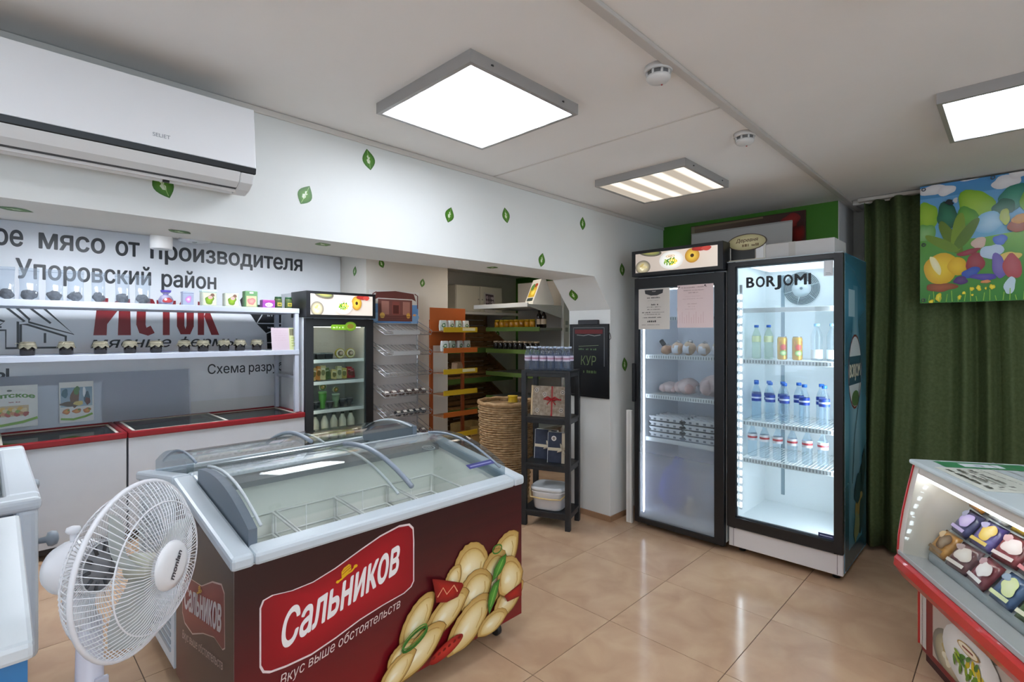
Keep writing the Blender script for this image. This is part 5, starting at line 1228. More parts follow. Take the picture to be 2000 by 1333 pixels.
# crate on the floor in front of it
t = thing('wooden_crate', 'pale wooden crate low in front of the bread rack', 'crate', (4.015, 4.6, 0), 0)
for z in (.02, .13, .24, .35): box('plank', mat('#a88a52', .6, var=.08, scale=12), t, -.17, .17, -.18, -.165, z, z + .1); box('plank', mat('#a88a52', .6, var=.08, scale=12), t, -.17, .17, .165, .18, z, z + .1)
for x in (-.17, .155):
    for z in (.02, .13, .24, .35): box('plank', mat('#9d7f48', .6, var=.08, scale=12), t, x, x + .015, -.165, .165, z, z + .1)
box('bottom_board', mat('#8f7340', .6), t, -.155, .155, -.165, .165, .02, .035)
# ---------------------------------------------------------------- white gondola shelving
gd = thing('gondola_shelving', 'white metal shelving with jars behind the black rack', 'shelving', (5.0, 3.86, 0))
GW = mat('#dfe4e6', .4)
box('back_panel', mat('#cfc9c0', .5), gd, -.03, 0, 0, .89, .1, 2.17)
box('end_post', GW, gd, -.2, -.08, -.02, .02, 0, 2.1, .004)
for z in (1.95, 1.66, 1.58, 1.3, 1.0, .7): box('post_slot', mat('#9aa3a8', .5), gd, -.165, -.115, -.0215, -.02, z - .05, z)
for k, (z, d) in enumerate(((1.81, .80), (1.545, .6), (1.28, .6), (1.0, .6), (.7, .6), (.4, .6))):
    s = box('shelf', GW if k == 0 else mat('#8f938c', .5), gd, -d, -.03, 0, .89, z, z + .03, .003)
    if k: box('price_rail', mat('#5f7a3a', .5), s, -d - .012, -d, 0, .89, z - .01, z + .04)
    else: box('front_lip', GW, s, -d - .015, -d, -.005, .89, z - .005, z + .045, .003); B().prism([(-.78, z), (-.21, z), (-.21, z - .12)], -.004, .004).obj('bracket', GW, s)
t = thing('menu_box', 'white tent-shaped box with yellow food picture on the top gondola shelf', 'box', (4.55, 4.0, 1.841), -20)
B().prism([(-.14, 0), (.14, 0), (.14, .03), (.03, .3), (-.03, .3), (-.14, .03)], -.1, .1).obj('carton', mat('#e3e4e2', .45), t, .003)
for s_ in (1,): B().add([(.141, -.085, .03), (.141, .085, .03), (.034, .085, .29), (.034, -.085, .29)], [(0, 1, 2, 3)]).obj('brown_side', mat('#9a5a22', .5), t)
p = Pr(); p.rect(-.09, 0, .09, .28, '#dfe0da'); p.rect(-.08, .07, .08, .2, '#c9a834'); p.blob(.02, .13, .05, .04, '#d9c23a', '#efe07a', seed=1); p.blob(-.03, .2, .04, .04, '#5a8a4a', seed=2); p.rect(-.07, .02, .07, .06, '#3a4a4a'); p.blob(.04, .22, .03, .03, '#a84a2a', seed=4)
p.build('printed_face', t, (-.1415, 0, .025), (0, -1, 0), Vector((.11, 0, .27)).normalized())
for i in range(8):
    t = thing('honey_jar', 'amber honey jar on the second gondola shelf, %s from the left' % ORD[i], 'jar', (4.5, 4.66 - i * .085, 1.5755), 0, 'amber jars on the gondola')
    B().lathe([(.03, 0), (.036, .006), (.036, .07), (.03, .082)], n=16).obj('jar', mat(('#c98a14', '#d9981c', '#b5760f')[i % 3], .15, coat=.5), t)
    B().lathe([(.033, .082), (.033, .1), (.03, .102)], n=16).obj('lid', mat('#c9a21c', .35), t)
for i in range(2):
    bottle('sauce_bottle', 'black-capped sauce bottle with pale label at the near end of the gondola, %s one' % ('left', 'right')[i], 'bottle', (4.5, 3.96 - i * .07, 1.5755), .2, .03, mat('#2a1c18', .15), mat('#18181a', .4), mat('#c9b59a', .5), (.2, .5), 'sauce bottles on the gondola')
for i in range(9):
    t = thing('preserve_jar', 'dark preserve jar with pale lid on the third gondola shelf, %s from the left' % ORD[i], 'jar', (4.5, 4.68 - i * .085, 1.3105), 0, 'dark jars on the gondola')
    B().lathe([(.03, 0), (.035, .006), (.035, .075), (.03, .085)], n=16).obj('jar', mat('#2a2622', .15, coat=.4), t)
    B().lathe([(.034, .085), (.034, .104), (.031, .106)], n=16).obj('lid', mat('#b9a68c', .5), t)
# ---------------------------------------------------------------- tall wicker basket
wb = thing('wicker_basket', 'tall round woven wicker basket behind the black rack', 'basket', (3.24, 3.24, 0))
WK = mat('#a07a4a', .65, var=.18, scale=25, bump=.4)
nb, nr = 30, 46; HB = .9
rad = lambda v: .175 + .065 * v + (.01 * math.sin(PI * v))
for k in range(nb):
    a = 2 * PI * k / nb
    B().tube([((rad(v) - .004) * math.cos(a), (rad(v) - .004) * math.sin(a), HB * v) for v in (0, .25, .5, .75, 1)], .006, 5).obj('stake', mat('#8a6538', .7), wb)
for j in range(nr):
    v = (j + .5) / nr
    pts = []
    for i in range(60):
        a = 2 * PI * i / 60; k = math.cos(nb / 2 * a + (PI if j % 2 else 0))
        pts.append(((rad(v) + .007 * k) * math.cos(a), (rad(v) + .007 * k) * math.sin(a), HB * v + .002 * math.sin(3 * a + j)))
    o = B().tube(pts, .0095, 6, True).obj('weave_strand', WK, wb)
B().tube([((rad(1) + .004) * math.cos(2 * PI * i / 48), (rad(1) + .004) * math.sin(2 * PI * i / 48), HB + .008 + .004 * math.sin(12 * PI * i / 24)) for i in range(48)], .016, 8, True).obj('rim_braid', mat('#ad8655', .6, var=.15, scale=30, bump=.4), wb)
B().lathe([(.17, .004), (.17, .012)], n=30).obj('bottom', mat('#7d5a32', .7), wb)
B().lathe([(.228, .875), (.228, .885), (.001, .887)], n=30).obj('inner_tray', mat('#8f6c3e', .7, var=.15, scale=30), wb)
t = thing('yellow_hat', 'small yellow brimmed hat-shaped stand lying in the wicker basket', 'hat', (3.21, 3.13, .888), 20)
B().lathe([(.085, 0), (.088, .004), (.085, .008), (.048, .014), (.042, .03), (.04, .075), (.044, .078), (.044, .084), (.001, .086)], n=24).obj('brim', mat('#c9a41c', .5, var=.05, scale=20), t)
B().lathe([(.0485, .016), (.0445, .03)], n=24, cap=False).obj('band', mat('#7a5a14', .5), t)
# ---------------------------------------------------------------- black four-tier rack
A0, A1 = Vector((2.966, 2.80)), Vector((3.105, 2.43)); ang = math.degrees(math.atan2(A1.y - A0.y, A1.x - A0.x))
bs = thing('black_rack', 'black four-tier rack with gifts and bottled water beside the pillar', 'rack', (A0.x, A0.y, 0), ang)
WR, DR = .40, .29; BL = mat('#1a1b1e', .45, var=.05)
for x in (0, WR - .04):
    for y in (0, DR - .04): box('post', BL, bs, x, x + .04, y, y + .04, 0, 1.225, .004)
for z in (.09, .455, .82, 1.185):
    box('shelf', BL, bs, .003, WR - .003, .003, DR - .003, z + .018, z + .038, .002)
    box('shelf_rail', BL, bs, .04, WR - .04, .008, .028, z - .01, z + .02, .002); box('shelf_rail', BL, bs, .04, WR - .04, DR - .028, DR - .008, z - .01, z + .02, .002)
    for x in (.008, WR - .028): box('shelf_rail', mat('#3b3c40', .5), bs, x, x + .02, .04, DR - .04, z - .01, z + .02, .002)
zs = [z + .0385 for z in (.09, .455, .82, 1.185)]
for r in range(2):
    for i in range(6):
        c = at(bs, .035 + .064 * i, .06 + .09 * r, zs[3])
        bottle('small_water_bottle', 'small water bottle on the black rack, %s from the left in the %s row' % (ORD[i], ('front', 'back')[r]), 'bottle', c, .185, .029, glass('#d6e0f0', 1.0, haze=.1), mat('#c4d3ea' if i else '#dfe3e8', .4), mat('#c9c4d6', .5), (.4, .62), 'bottled water on the black rack', extra=(.47, .54, mat('#a87a94', .5)), n=12)
t = thing('gift_box', 'brown patterned gift box tied with red ribbon on the black rack', 'gift box', at(bs, .2, .09, zs[2] + .001), ang); t.rotation_euler = (R(-6), 0, R(ang))
box('carton', mat('#a8927a', .7, var=.2, scale=40), t, -.15, .15, 0, .05, 0, .235, .002)
for x in (-.155, .14): box('edge_board', mat('#c9b08a', .6), t, x, x + .015, -.004, .054, 0, .238, .001)
p = Pr()
for i, (x, y) in enumerate(((-.11, .2), (-.04, .17), (.1, .05), (-.1, .04), (.11, .19))): p.ell(x, y, .018, .018, '#d0c8bd'); p.ell(x, y, .013, .013, '#6a6058'); p.ell(x, y, .007, .007, '#d0c8bd')
for i in range(18): p.line([(-.14 + .016 * i, .02), (-.138 + .016 * i, .22)], .0016, '#8f7a66')
p.build('printed_pattern', t, (0, 0, 0), (1, 0, 0), (0, 0, 1))
RB = mat('#a8161c', .5)
B().box(.015, .027, -.004, -.001, 0, .235).box(-.05, .1, -.0045, -.0015, .125, .138).obj('ribbon', RB, t)
for s_ in (-1, 1): B().tube([(.02, -.008, .132), (.02 + s_ * .03, -.018, .15), (.02 + s_ * .055, -.012, .138), (.02 + s_ * .03, -.014, .126), (.02, -.008, .132)], .006, 6).obj('bow_loop', RB, t); B().tube([(.02, -.008, .13), (.02 + s_ * .02, -.012, .11), (.02 + s_ * .035, -.01, .09)], .004, 6).obj('bow_tail', RB, t)
NV = mat('#262e42', .5, var=.05, scale=20); RW = mat('#c9bda6', .5)
for i, (x, y, rr, w) in enumerate(((.135, .16, -6, .18), (.275, .085, 4, .165))):
    t = thing('gift_box', ('navy gift box with cream ribbon, farther of the two on the black rack', 'navy gift box with cream ribbon and round sticker, nearer one on the black rack')[i], 'gift box', at(bs, x, y, zs[1] + .001), 0, 'navy gift boxes'); t.rotation_euler = (R(-5), 0, R(ang + rr))
    box('lid', NV, t, -w / 2, w / 2, 0, .03, 0, .235, .003); box('base_tray', mat('#d5d3cc', .6), t, -w / 2 - .004, w / 2 + .004, .03, .055, 0, .238, .003); box('pale_side', mat('#cdd0d0', .6), t, -w / 2 - .003, -w / 2, .001, .03, 0, .235)
    B().box(.03, .055, -.003, -.0005, 0, .235).box(-w / 2, w / 2, -.0035, -.001, .095, .118).obj('ribbon', RW, t)
    for k in range(4):
        a = R(25 + 90 * k)
        B().tube([(.042, -.006, .107), (.042 + .025 * math.cos(a), -.018, .107 + .025 * math.sin(a)), (.042 + .05 * math.cos(a), -.01, .107 + .05 * math.sin(a))], [.004, .009, .004], 6).obj('bow_loop', RW, t)
    if i: p = Pr(); p.ell(0, 0, .02, .02, '#d9d6d2'); p.ell(0, 0, .012, .012, '#8a8078'); p.build('round_sticker', t, (-.035, 0, .19), (1, 0, 0), (0, 0, 1))
t = thing('food_bucket', 'white lidded plastic bucket with tan handle on the lowest rack shelf', 'bucket', at(bs, .2, .125, zs[0]), ang)
def sq(r, z, n=28): return [(r * math.copysign(abs(math.cos(a)) ** .55, math.cos(a)), r * .85 * math.copysign(abs(math.sin(a)) ** .55, math.sin(a)), z) for a in (2 * PI * i / n for i in range(n))]
def loft(rings):
    n = len(rings[0]); q = B(); vs = [v for r in rings for v in r]
    q.add(vs, [(j * n + i, j * n + (i + 1) % n, (j + 1) * n + (i + 1) % n, (j + 1) * n + i) for j in range(len(rings) - 1) for i in range(n)], True); q.add(rings[0], [tuple(range(n - 1, -1, -1))]); q.add(rings[-1], [tuple(range(n))]); return q
loft([sq(.105, 0), sq(.118, .01), sq(.132, .13), sq(.14, .14), sq(.14, .15)]).obj('body', mat('#d9dade', .35), t)
loft([sq(.143, .15), sq(.143, .175), sq(.135, .183), sq(.125, .178)]).obj('lid', mat('#cfd3d6', .2, coat=.3), t)
B().tube([(-.145, 0, .155), (-.15, -.06, .13), (-.125, -.118, .105), (-.04, -.128, .1), (.04, -.128, .1), (.125, -.118, .105), (.15, -.06, .13), (.145, 0, .155)], .006, 8).obj('handle', mat('#c9b07a', .4), t)
# ---------------------------------------------------------------- chalkboard on the pillar and white plank by the fridge
t = thing('chalkboard', 'black chalkboard with chalk writing hung on the pillar side', 'chalkboard', (3.508, 2.53, .985), -90)
box('board', mat('#16181b', .35), t, -.19, .19, -.016, 0, 0, .6, .003); box('frame_edge', mat('#0e0f11', .4), t, -.195, -.18, -.02, 0, 0, .605, .002); box('frame_edge', mat('#0e0f11', .4), t, .18, .195, -.02, 0, 0, .605, .002)
box('frame_edge', mat('#0e0f11', .4), t, -.18, .18, -.02, 0, 0, .015, .002); box('frame_edge', mat('#0e0f11', .4), t, -.18, .18, -.02, 0, .59, .605, .002)
box('clip', mat('#1d1e24', .4), t, -.1, .1, -.03, 0, .598, .64, .006)
p = Pr(); p.line([(-.155, .30), (-.155, .575), (.155, .575), (.155, .26)], .004, '#8d9294'); p.rect(-.14, .525, .14, .56, '#6a2a2c'); p.line([(-.12, .515), (-.05, .508), (0, .518), (.06, .507), (.12, .516)], .004, '#a8aaa8')
p.line([(-.1, .42), (.1, .43)], .003, '#8fa07a'); scribble(p, -.1, .08, .39, .016, '#5f7a5a', 4); p.text('КУР', -.075, .265, .075, '#71835a', x1=.075, shear=.05); scribble(p, -.07, .08, .2, .03, '#5a6f48', 8)
p.build('chalk_writing', t, (0, -.0162, 0), (1, 0, 0), (0, 0, 1), print_mat(.8))
B().tube([(.19, -.01, .55), (.21, -.012, .52), (.215, -.012, .49), (.195, -.01, .47)], .003, 6).obj('cord', mat('#5a5a58', .6), t)
t = thing('white_plank', 'narrow white plank standing upright between pillar and fridge', 'plank', (3.60, 2.215, 0))
box('board', mat('#e3e3e0', .5, var=.01), t, 0, .03, -.025, .025, 0, .90, .003); box('groove', mat('#b9b8b4', .6), t, -.0006, 0, -.003, .001, 0.01, .89)
# ================================================================ green curtain and children's banner
ct = thing('curtain', 'long dark green curtain hanging from ceiling to floor beside the fridges', 'curtain', (4.42, .8, 0))
def cfn(u, v):
    y = -2.6 * u; z = .035 + 2.43 * v
    a = math.sin(u * 118 + 1.4 * math.sin(u * 23))
    k = (a * abs(a) ** .3) * (.042 if u < .28 else .024) * (.75 + .35 * math.sin(u * 31)) + .02 * math.sin(u * 37 + 1.3 * v)
    return (k - .12 * (1 - v) ** 1.6 + .02, y + .012 * math.sin(5 * v + 11 * u) - (.03 * (1 - v) if u < .02 else 0), z)
B().grid(cfn, 420, 14).obj('cloth', mat('#47552c', .8, var=.06, scale=60, bump=.15), ct, solid=.004)
box('rail', mat('#c2bcb4', .4), ct, -.02, .06, -2.6, .02, 2.462, 2.485, .003)
kb = thing('childrens_banner', 'colourful children\'s banner with trees and a yellow turnip hung on the curtain', 'banner', (4.33, .452, 1.712))
p = Pr(); W_, H_ = 1.3, .765
K = lambda x, y: ((x - 650) / 905 * .48, (1200 - y) / 1000 * .755)
p.mesh([(0, 0), (W_, 0), (W_, H_), (0, H_)], [(0, 1, 2, 3)], ['#4a8a34', '#4a8a34', '#5f9fd6', '#4f93cf'])
p._up(); p.mesh([K(600, 700), K(3200, 700), K(3200, 300), K(600, 300)], [(0, 1, 2, 3)], ['#6fb0d0', '#6fb0d0', '#6aa9dc', '#6aa9dc'])
def bl(x, y, rx, ry, c, ci=None, seed=0, jit=.1, rot=0): a, b = K(x, y); p.blob(a, b, rx / 905 * .48, ry / 1000 * .755, c, ci, rot, jit, seed)
for x, y, rx, ry in ((760, 230, 130, 45), (900, 250, 90, 40), (1090, 160, 110, 40), (1420, 250, 130, 50), (1530, 190, 90, 45), (1800, 160, 150, 50), (2200, 200, 160, 60), (2700, 170, 150, 55)): bl(x, y, rx, ry, '#e3dfe2', '#f2f0f2', x)
for x, y, rx, ry, c, ci in ((720, 460, 110, 120, '#7fae2a', '#a0c43a'), (700, 600, 90, 90, '#5f9a4a', '#8fbf7a'), (1160, 400, 150, 130, '#7fb02c', '#a6cc4a'), (910, 470, 105, 110, '#1f5a44', '#2f7a5a'), (1090, 500, 100, 90, '#4f8f30', '#6fae3a'), (1480, 380, 120, 100, '#2f7a6a', '#4a9a80'), (1400, 450, 90, 70, '#23604a', '#2f7458'), (1280, 560, 130, 80, '#7fb8d8', '#a8d0e6'), (1700, 420, 160, 150, '#6fa52c', '#8fc040'), (2000, 480, 150, 130, '#2a6a4a', '#3f8a5a'), (2350, 430, 180, 150, '#7fb02c', '#a0c848'), (2700, 470, 170, 140, '#3a8040', '#5a9a50'), (3000, 430, 150, 130, '#86b434', '#a6cc4a')): bl(x, y, rx, ry, c, ci, int(x), .12)
p._up(); p.mesh([K(650, 1200), K(3150, 1200), K(3150, 640), K(1900, 620), K(1200, 680), K(650, 660)], [(0, 1, 2, 3, 4, 5)], ['#3f8a3a', '#3f8a3a', '#7fb84a', '#8fc45a', '#6aa63a', '#5a9a3a'])
for x, y, rx, ry, c, r in ((940, 660, 60, 170, '#5f7a20', 25), (1010, 620, 60, 170, '#7d9a2c', -5), (1080, 640, 55, 150, '#5a7a24', -30), (860, 700, 50, 140, '#6f8f2a', 55)): bl(x, y, rx, ry, c, None, 3, .05, r)
bl(850, 910, 165, 130, '#d9a81c', '#f2d234', 2, .04); bl(1000, 900, 90, 75, '#d9a81c', '#eec72c', 5, .05); bl(800, 880, 35, 90, '#f2e6a0', '#fbf3c4', 7, .05, 20)
bl(850, 1070, 130, 40, '#8a4a2a', '#a8603a', 4, .15)
for x, y, rx, ry, c, sd, r in ((1190, 720, 60, 50, '#cfb4a0', 1, 0), (1100, 790, 110, 22, '#8c2a34', 2, 12), (1160, 880, 75, 85, '#94303a', 3, 0), (1120, 960, 80, 42, '#2f4fa8', 4, 30), (1030, 1020, 65, 34, '#4a2a6a', 5, 15), (1230, 1000, 130, 24, '#4a3f9a', 6, -5), (1300, 800, 95, 60, '#b5cbe0', 7, 20), (1370, 710, 55, 45, '#3f66c4', 8, 0), (1450, 850, 90, 36, '#e0bf5a', 9, 10), (1360, 920, 60, 100, '#6a5aa8', 10, 5), (1470, 930, 75, 100, '#b04a50', 11, 0), (1450, 1080, 45, 70, '#c4dce6', 12, -15), (1510, 610, 70, 60, '#9a4a2a', 13, 0), (1530, 560, 60, 40, '#c98a2c', 14, 0), (1700, 900, 90, 110, '#3f6ab0', 15, 0), (1850, 840, 80, 90, '#b0503a', 16, 0), (2100, 950, 100, 80, '#d9a84a', 17, 0), (1250, 1040, 40, 14, '#d98a4a', 18, 0), (1410, 530, 45, 60, '#a8b83a', 19, 0)): bl(x, y, rx, ry, c, mix(c, '#ffffff', .12), sd, .1, r)
for i, (x, y, r) in enumerate(((830, 1155, 32), (760, 1190, 20), (1020, 1160, 18), (1060, 1125, 14), (1130, 1095, 18), (1190, 1090, 22), (1250, 1095, 10), (1305, 1085, 22), (1135, 1145, 10), (1700, 1100, 24), (1900, 1130, 22), (2300, 1110, 24), (2700, 1120, 22))): bl(x, y, r, r, '#d9c41c', '#f2e64a', i, .15)
for i in range(22):
    x = 680 + i * 55; a, b = K(x, 1195); p.line([(a, b), (a + .006 * math.sin(i * 2), b + .03 + .02 * (i % 3))], .004, '#8fc44a')
for q in (K(1085, 170), K(1450, 150)): p.line([(q[0] - .01, q[1] + .02), (q[0] + .005, q[1] - .012), (q[0] + .045, q[1] + .015)], .01, '#23282c')
bl(930, 360, 40, 22, '#2a3034', None, 5, .2); bl(985, 350, 25, 18, '#c9ccd0', None, 6, .2)
p.v = [(min(W_, max(0, x)), min(H_, max(0, y)), k) for x, y, k in p.v]
def kbend(a, b, l):
    return (-.03 - l * 1.2, -a, b)
p.build('printed_sheet', kb, (0, 0, 0), (1, 0, 0), (0, 0, 1), print_mat(.22), bend=kbend)
B().grid(lambda u, v: (kbend(u * W_, v * H_, 0)[0] + .003, -u * W_, kbend(u * W_, v * H_, 0)[2]), 40, 8).obj('backing', mat('#cfd0cc', .5), kb)
for a, b in ((.02, .74), (.02, .38), (.02, .02), (.35, .75), (.7, .75)):
    q = B().tube([(kbend(a, b, 0)[0] - .02, -a + .009 * math.cos(t), kbend(a, b, 0)[2] + .009 * math.sin(t)) for t in (2 * PI * i / 12 for i in range(12))], .003, 5, True)
    q.obj('grommet', mat('#5a5e62', .3, .8), kb)
# ================================================================ red ice cream counter
ic = thing('ice_cream_counter', 'red and white ice cream counter with curved glass at the right edge', 'counter', (3.07, .345, 0), -150)
REDP = mat('#c4231f', .3, coat=.3); DRED = mat('#7c1416', .35); WPN = mat('#d9d3cb', .4)
LN = 1.5; DP = .62
prof = [(0, .9), (-.022, .8), (-.045, .68), (-.062, .56), (-.066, .49), (-.03, .44), (.04, .44), (.04, .9)]
full = [(0, .9), (-.022, .8), (-.045, .68), (-.062, .56), (-.066, .49), (-.06, .42), (.02, .36), (.02, .06), (DP, .06), (DP, .9)]
for x0, x1, x2 in ((.008, .05, 0), (LN - .05, LN - .008, LN - .008)):
    B().prism(full, x0, x1, 'x').obj('end_panel', WPN, ic)
    B().prism([(y - .006 if y < .3 else y, z) for y, z in full], x2, x2 + .008, 'x').obj('end_trim', REDP, ic)
box('top_plate', mat('#ccd6d8', .25), ic, -.008, LN + .008, -.02, DP + .01, .9, .922, .008)
box('light_rail', WPN, ic, .05, LN - .05, -.002, .05, .862, .9, .003)
box('light_tube', mat('#ffffff', .5, emit=9), ic, .06, LN - .06, .004, .022, .846, .862, .004)
gp = [(-.002, .862), (-.022, .8), (-.045, .68), (-.062, .56), (-.067, .492)]
def gfn(u, v):
    k = v * (len(gp) - 1); i = min(int(k), len(gp) - 2); f = k - i
    return (.05 + (LN - .1) * u, gp[i][0] * (1 - f) + gp[i + 1][0] * f, gp[i][1] * (1 - f) + gp[i + 1][1] * f)
B().prism(gp + [(y + .005, z) for y, z in gp[::-1]], .051, LN - .051, 'x').obj('front_glass', glass('#f4f7f6', .45), ic)
B().prism([(-.072, .492), (-.072, .472), (.03, .455), (.03, .475)], .008, LN - .008, 'x').obj('sill', mat('#aeb0b4', .35), ic, .002)
B().prism([(-.072, .471), (-.085, .455), (-.088, .42), (-.05, .365), (.02, .345), (.02, .454)], 0, LN, 'x').obj('bumper', REDP, ic, .008)
box('base', DRED, ic, .02, LN - .02, .02, DP, .04, .36, .004)
box('kick_strip', mat('#3a1012', .5), ic, .04, LN - .04, .03, DP - .03, 0, .04)
box('back_wall', mat('#d3d3d0', .5), ic, .05, LN - .05, DP - .04, DP, .36, .9)
B().prism([(.035, .45), (.035, .50), (.27, .83), (.27, .45)], .052, LN - .052, 'x').obj('display_steps', mat('#b9bdc0', .4), ic)
p = Pr(); food_print(p, 1.3, .27, .22); p.build('base_print', ic, (.12, .02, .07), (1, 0, 0), (0, 0, 1), print_mat(.3), label='food picture with white plates')
p = Pr(); p.rect(0, 0, .03, .28, '#c9c2bd'); p.build('base_stripe', ic, (.035, .02, .06), (1, 0, 0), (0, 0, 1))
cols = [('#d98a2a', '#f2d04a', 'orange'), ('#e3e0da', '#5a6ab5', 'pale blue'), ('#d9b02a', '#a83a2a', 'yellow'), ('#e09a3a', '#f2e6a0', 'amber'), ('#c9602a', '#f0d060', 'rust'), ('#e6c23a', '#4a8a2a', 'lemon'), ('#3a3a6a', '#b5a0d9', 'violet'), ('#5a4a9a', '#d9b03a', 'purple'), ('#8c2a34', '#d9c4c4', 'crimson'), ('#4a2a34', '#c9606a', 'maroon'), ('#3a6a3a', '#d9d04a', 'green'), ('#2a2a30', '#c98a5a', 'black'), ('#c98a3a', '#6a4a2a', 'caramel'), ('#6a3a3a', '#d9c9c0', 'brown'), ('#7a2a34', '#e6d9d9', 'wine'), ('#3a5a8a', '#d9e0a0', 'blue'), ('#4a6a2a', '#e6e0c0', 'moss'), ('#6a4a7a', '#e0c040', 'mauve')]
for r, (y, z, til) in enumerate(((.2285, .773, 54.5), (.154, .6675, 54.5), (.0785, .561, 54.5))):
    for i in range(9):
        k = (r * 6 + i) % 6 + r * 6; c1, c2, cn = cols[k]
        x = .125 + i * .142 + .02 * (r % 2)
        t = thing('ice_cream_packet', '%s ice cream packet, %s row of the counter, %s from the far end' % (cn, ('top', 'middle', 'bottom')[r], ORD[i]), 'ice cream', at(ic, x, y, z + .001), 0, 'ice cream packets in the counter')
        t.rotation_euler = (R(til), 0, R(-150 + (i * 37 + r * 20) % 16 - 8))
        n = 8
        def fn(u, v, top=1):
            a, b = u - .5, v - .5; h = .02 * math.sqrt(max(0, 1 - (2 * a) ** 4)) * math.sqrt(max(0, 1 - (2 * b) ** 4))
            return (a * .128, b * .122, .016 + top * h)
        q = B().grid(fn, n, n); q.grid(lambda u, v: fn(u, v, -.6), n, n); q.obj('wrapper', mat(c1, .3, var=.15, scale=35, coat=.3), t)
        p = Pr(); p.blob(.01, .01, .04, .035, c2, mix(c2, '#ffffff', .4), seed=i + r); p.rect(-.05, -.045, .05, -.03, mix(c2, '#ffffff', .2)); p.blob(-.03, .035, .02, .015, mix(c1, '#ffffff', .5), seed=i)
        p.build('printed_face', t, (0, 0, .0365), (1, 0, 0), (0, 1, 0))
def sheet(label, x, y, w, h, rot, fn, z=.9225, name='paper_sheet', cat='paper'):
    t = thing(name, label, cat, at(ic, x, y, z), -150 + rot)
    p = Pr(); fn(p, w, h); p.build('printed_page', t, (-w / 2, -h / 2, 0), (1, 0, 0), (0, 1, 0), print_mat(.4), thick=.0006, lift=.0008); return t
sheet('green sheet with a white card printed on it, on the counter top', .085, .23, .11, .34, 0, lambda p, w, h: (p.rect(0, 0, w, h, '#3f8a5a'), p.rect(w * .2, h * .25, w * .75, h * .7, '#dde3e6'), p.rect(w * .35, h * .4, w * .6, h * .5, '#a8b4c4')))
def pg(p, w, h):
    p.rect(0, 0, w, h, '#d6d8cc')
    for i in range(3): scribble(p, w * .08, w * .92, h * (.12 + i * .16), h * .09, '#4a4a42', i)
    for i in range(4): scribble(p, w * .1, w * .9, h * (.6 + i * .09), h * .035, '#77776c', i + 4)
sheet('white page of large print lying on the counter top', .33, .12, .36, .22, 0, pg)
t = thing('pen_tray', 'dark tray with grey wrapped goods on the counter top', 'tray', at(ic, .36, .40, .9225), -150)
for q in ((-.14, .14, -.1, .1, 0, .006), (-.14, .14, -.1, -.092, .006, .03), (-.14, .14, .092, .1, .006, .03), (-.14, -.132, -.092, .092, .006, .03), (.132, .14, -.092, .092, .006, .03)): box('tray_side' if q[5] > .01 else 'tray_floor', mat('#2a2c30', .4), t, *q)
for i in range(2):
    t2 = thing('wrapped_bar', ('grey-blue wrapped bar nearer the counter end, in the dark tray', 'grey-blue wrapped bar farther along in the dark tray')[i], 'package', at(ic, .30 + .11 * i, .40, .929), -150 + 8 * i, 'wrapped bars in the tray')
    B().ball((0, 0, .02), .045, .08, .02, 12, 8, .04, i).obj('wrapper', mat('#a5a9bd', .25, var=.15, scale=20), t2); B().box(-.03, .03, -.095, -.072, .012, .016).obj('end_fold', mat('#b9bccb', .3), t2)
# ================================================================ standing fan
n_ = Vector((.702, -.712, .016)).normalized(); Cc = Vector((.271, 1.575, .934)); base = Cc - n_ * .15
fn_ = thing('standing_fan', 'white standing fan with round wire guard in front of the freezers', 'fan', (base.x, base.y, 0))
O_ = Vector((base.x, base.y, 0)); a_ = n_.cross(Vector((0, 0, 1))).normalized(); b_ = a_.cross(n_)
def hp(r, t, d): return Cc - O_ + n_ * d + a_ * (r * math.cos(t)) + b_ * (r * math.sin(t))
FW = mat('#e4e5ea', .35); RG = .205
def ring(r, d, w_, n=56): return [hp(r, 2 * PI * i / n, d) for i in range(n)]
B().tube(ring(RG, 0, 0), .006, 8, True).obj('guard_rim', FW, fn_)
gw = B(); fp = lambda s: (.055 + (RG - .055) * s, .078 * (1 - s ** 2.6))
for k in range(84):
    t0 = 2 * PI * k / 84; gw.tube([hp(fp(s)[0], t0 + .25 * s, fp(s)[1]) for s in (0, .25, .5, .72, .88, .97, 1)], .0013, 4)
gw.tube(ring(fp(.66)[0], fp(.66)[1], 0), .002, 5, True)
gw.obj('front_guard', FW, fn_)
gw = B(); bp = lambda s: (.06 + (RG - .06) * s, -.095 * (1 - s ** 3.0))
for k in range(84):
    t0 = 2 * PI * k / 84; gw.tube([hp(bp(s)[0], t0 - .1 * s, bp(s)[1]) for s in (0, .25, .5, .72, .88, .97, 1)], .0013, 4)
for s in (.0, .55, .8): gw.tube(ring(bp(s)[0], bp(s)[1], 0), .002, 5, True)
gw.obj('rear_guard', FW, fn_)
def lathe_n(prof, n=28):
    q = B(); m = len(prof); vs = [hp(r, 2 * PI * i / n, d) for r, d in prof for i in range(n)]
    q.add(vs, [(j * n + i, j * n + (i + 1) % n, (j + 1) * n + (i + 1) % n, (j + 1) * n + i) for j in range(m - 1) for i in range(n)], True); return q
lathe_n([(.058, .07), (.06, .078), (.056, .086), (.04, .09), (.001, .091)]).obj('badge_disc', mat('#e6e6e8', .3), fn_)
p = Pr(); p.text('monlan', -.034, -.008, .017, '#3a3a42', x1=.034, shear=.15, bold=.02)
p.build('lettering', fn_, Cc - O_ + n_ * .0915, (-a_ * .5 + b_ * .87).normalized(), n_.cross((-a_ * .5 + b_ * .87).normalized()))
lathe_n([(.001, .05), (.024, .048), (.03, .03), (.03, -.02), (.001, -.022)]).obj('blade_hub', mat('#c9c9b8', .4), fn_)
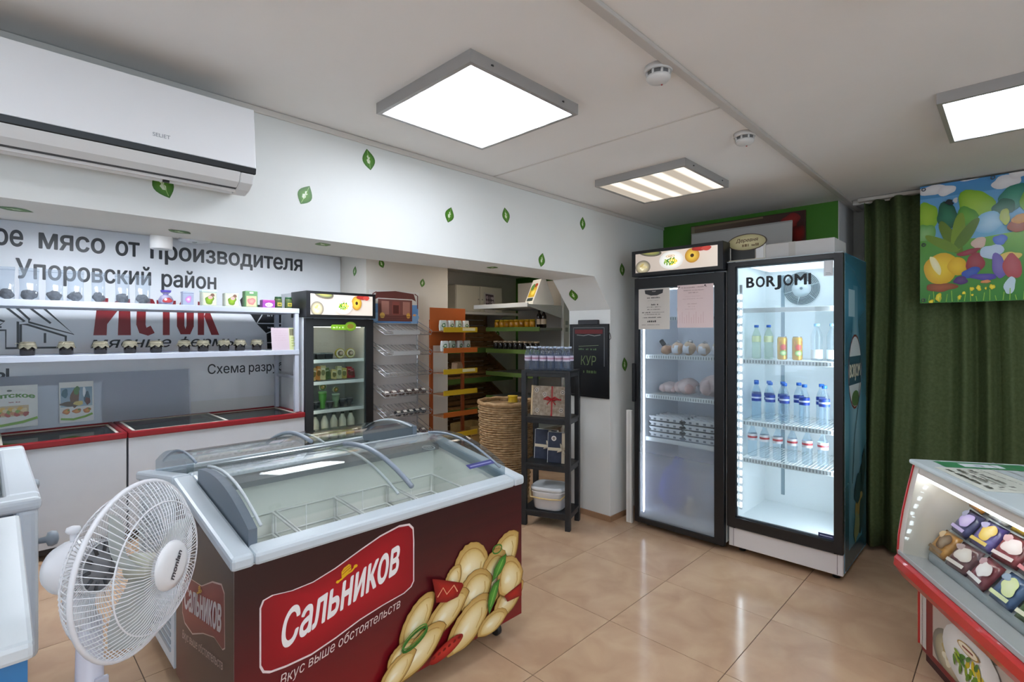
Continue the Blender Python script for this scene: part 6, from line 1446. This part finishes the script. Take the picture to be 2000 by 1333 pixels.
for k in range(3):
    q = B()
    def bfn(u, v, k=k):
        r = .026 + .155 * u; sp = (.35 + .55 * math.sin(PI * min(1, u * .9 + .1))) ; t = 2 * PI * k / 3 + .5 + sp * (v - .35) + .35 * u
        return hp(r, t, .03 - .05 * v * (1 - .3 * u))
    q.grid(bfn, 10, 8).obj('blade', glass('#dcd9c0', .6, haze=.55), fn_, solid=.002)
lathe_n([(.001, -.222), (.03, -.218), (.05, -.205), (.062, -.185), (.066, -.16), (.066, -.12), (.062, -.102), (.001, -.1)]).obj('motor_housing', FW, fn_)
lathe_n([(.064, -.12), (.065, -.114), (.06, -.098), (.001, -.097)]).obj('motor_ring', mat('#8d8f94', .5), fn_)
for k in range(10): 
    t0 = 2 * PI * k / 10; B().tube([hp(.035, t0, -.0965), hp(.056, t0, -.0972)], .005, 5).obj('motor_slot', mat('#4a4c50', .5), fn_)
mt = Cc - O_ - n_ * .165
B().tube([mt + Vector((0, 0, .06)), mt + Vector((0, 0, .09))], .007, 8).obj('swing_knob_stem', FW, fn_)
B().lathe([(.012, 0), (.016, .006), (.014, .014), (.006, .017)], tuple(mt + Vector((0, 0, .085))), 12).obj('swing_knob', FW, fn_)
pz = Cc - O_ - n_ * .15
B().tube([pz + Vector((0, 0, -.06)), pz + Vector((0, 0, -.11)), pz + Vector((.018, -.018, -.15))], [.034, .03, .026], 14).obj('neck', FW, fn_)
px_, py_ = pz.x + .018, pz.y - .018
B().tube([(px_, py_, .80), (px_, py_, .40)], [.026, .034], 16).obj('control_column', mat('#d6d4e0', .35), fn_)
box('control_panel', mat('#b9b9c6', .35), fn_, px_ + .006, px_ + .034, py_ - .036, py_ - .024, .46, .66, .003)
for k in range(4): B().ball((px_ + .02, py_ - .037, .5 + k * .04), .008, .006, .012, 10, 6).obj('button', mat('#e6e6ea', .35), fn_)
B().tube([(px_, py_, .42), (px_, py_, .03)], .014, 12).obj('pole', mat('#cfd0d4', .3, .5), fn_)
B().lathe([(.17, 0), (.175, .012), (.16, .025), (.05, .04), (.022, .06)], (px_, py_, 0), 32).obj('base', FW, fn_)
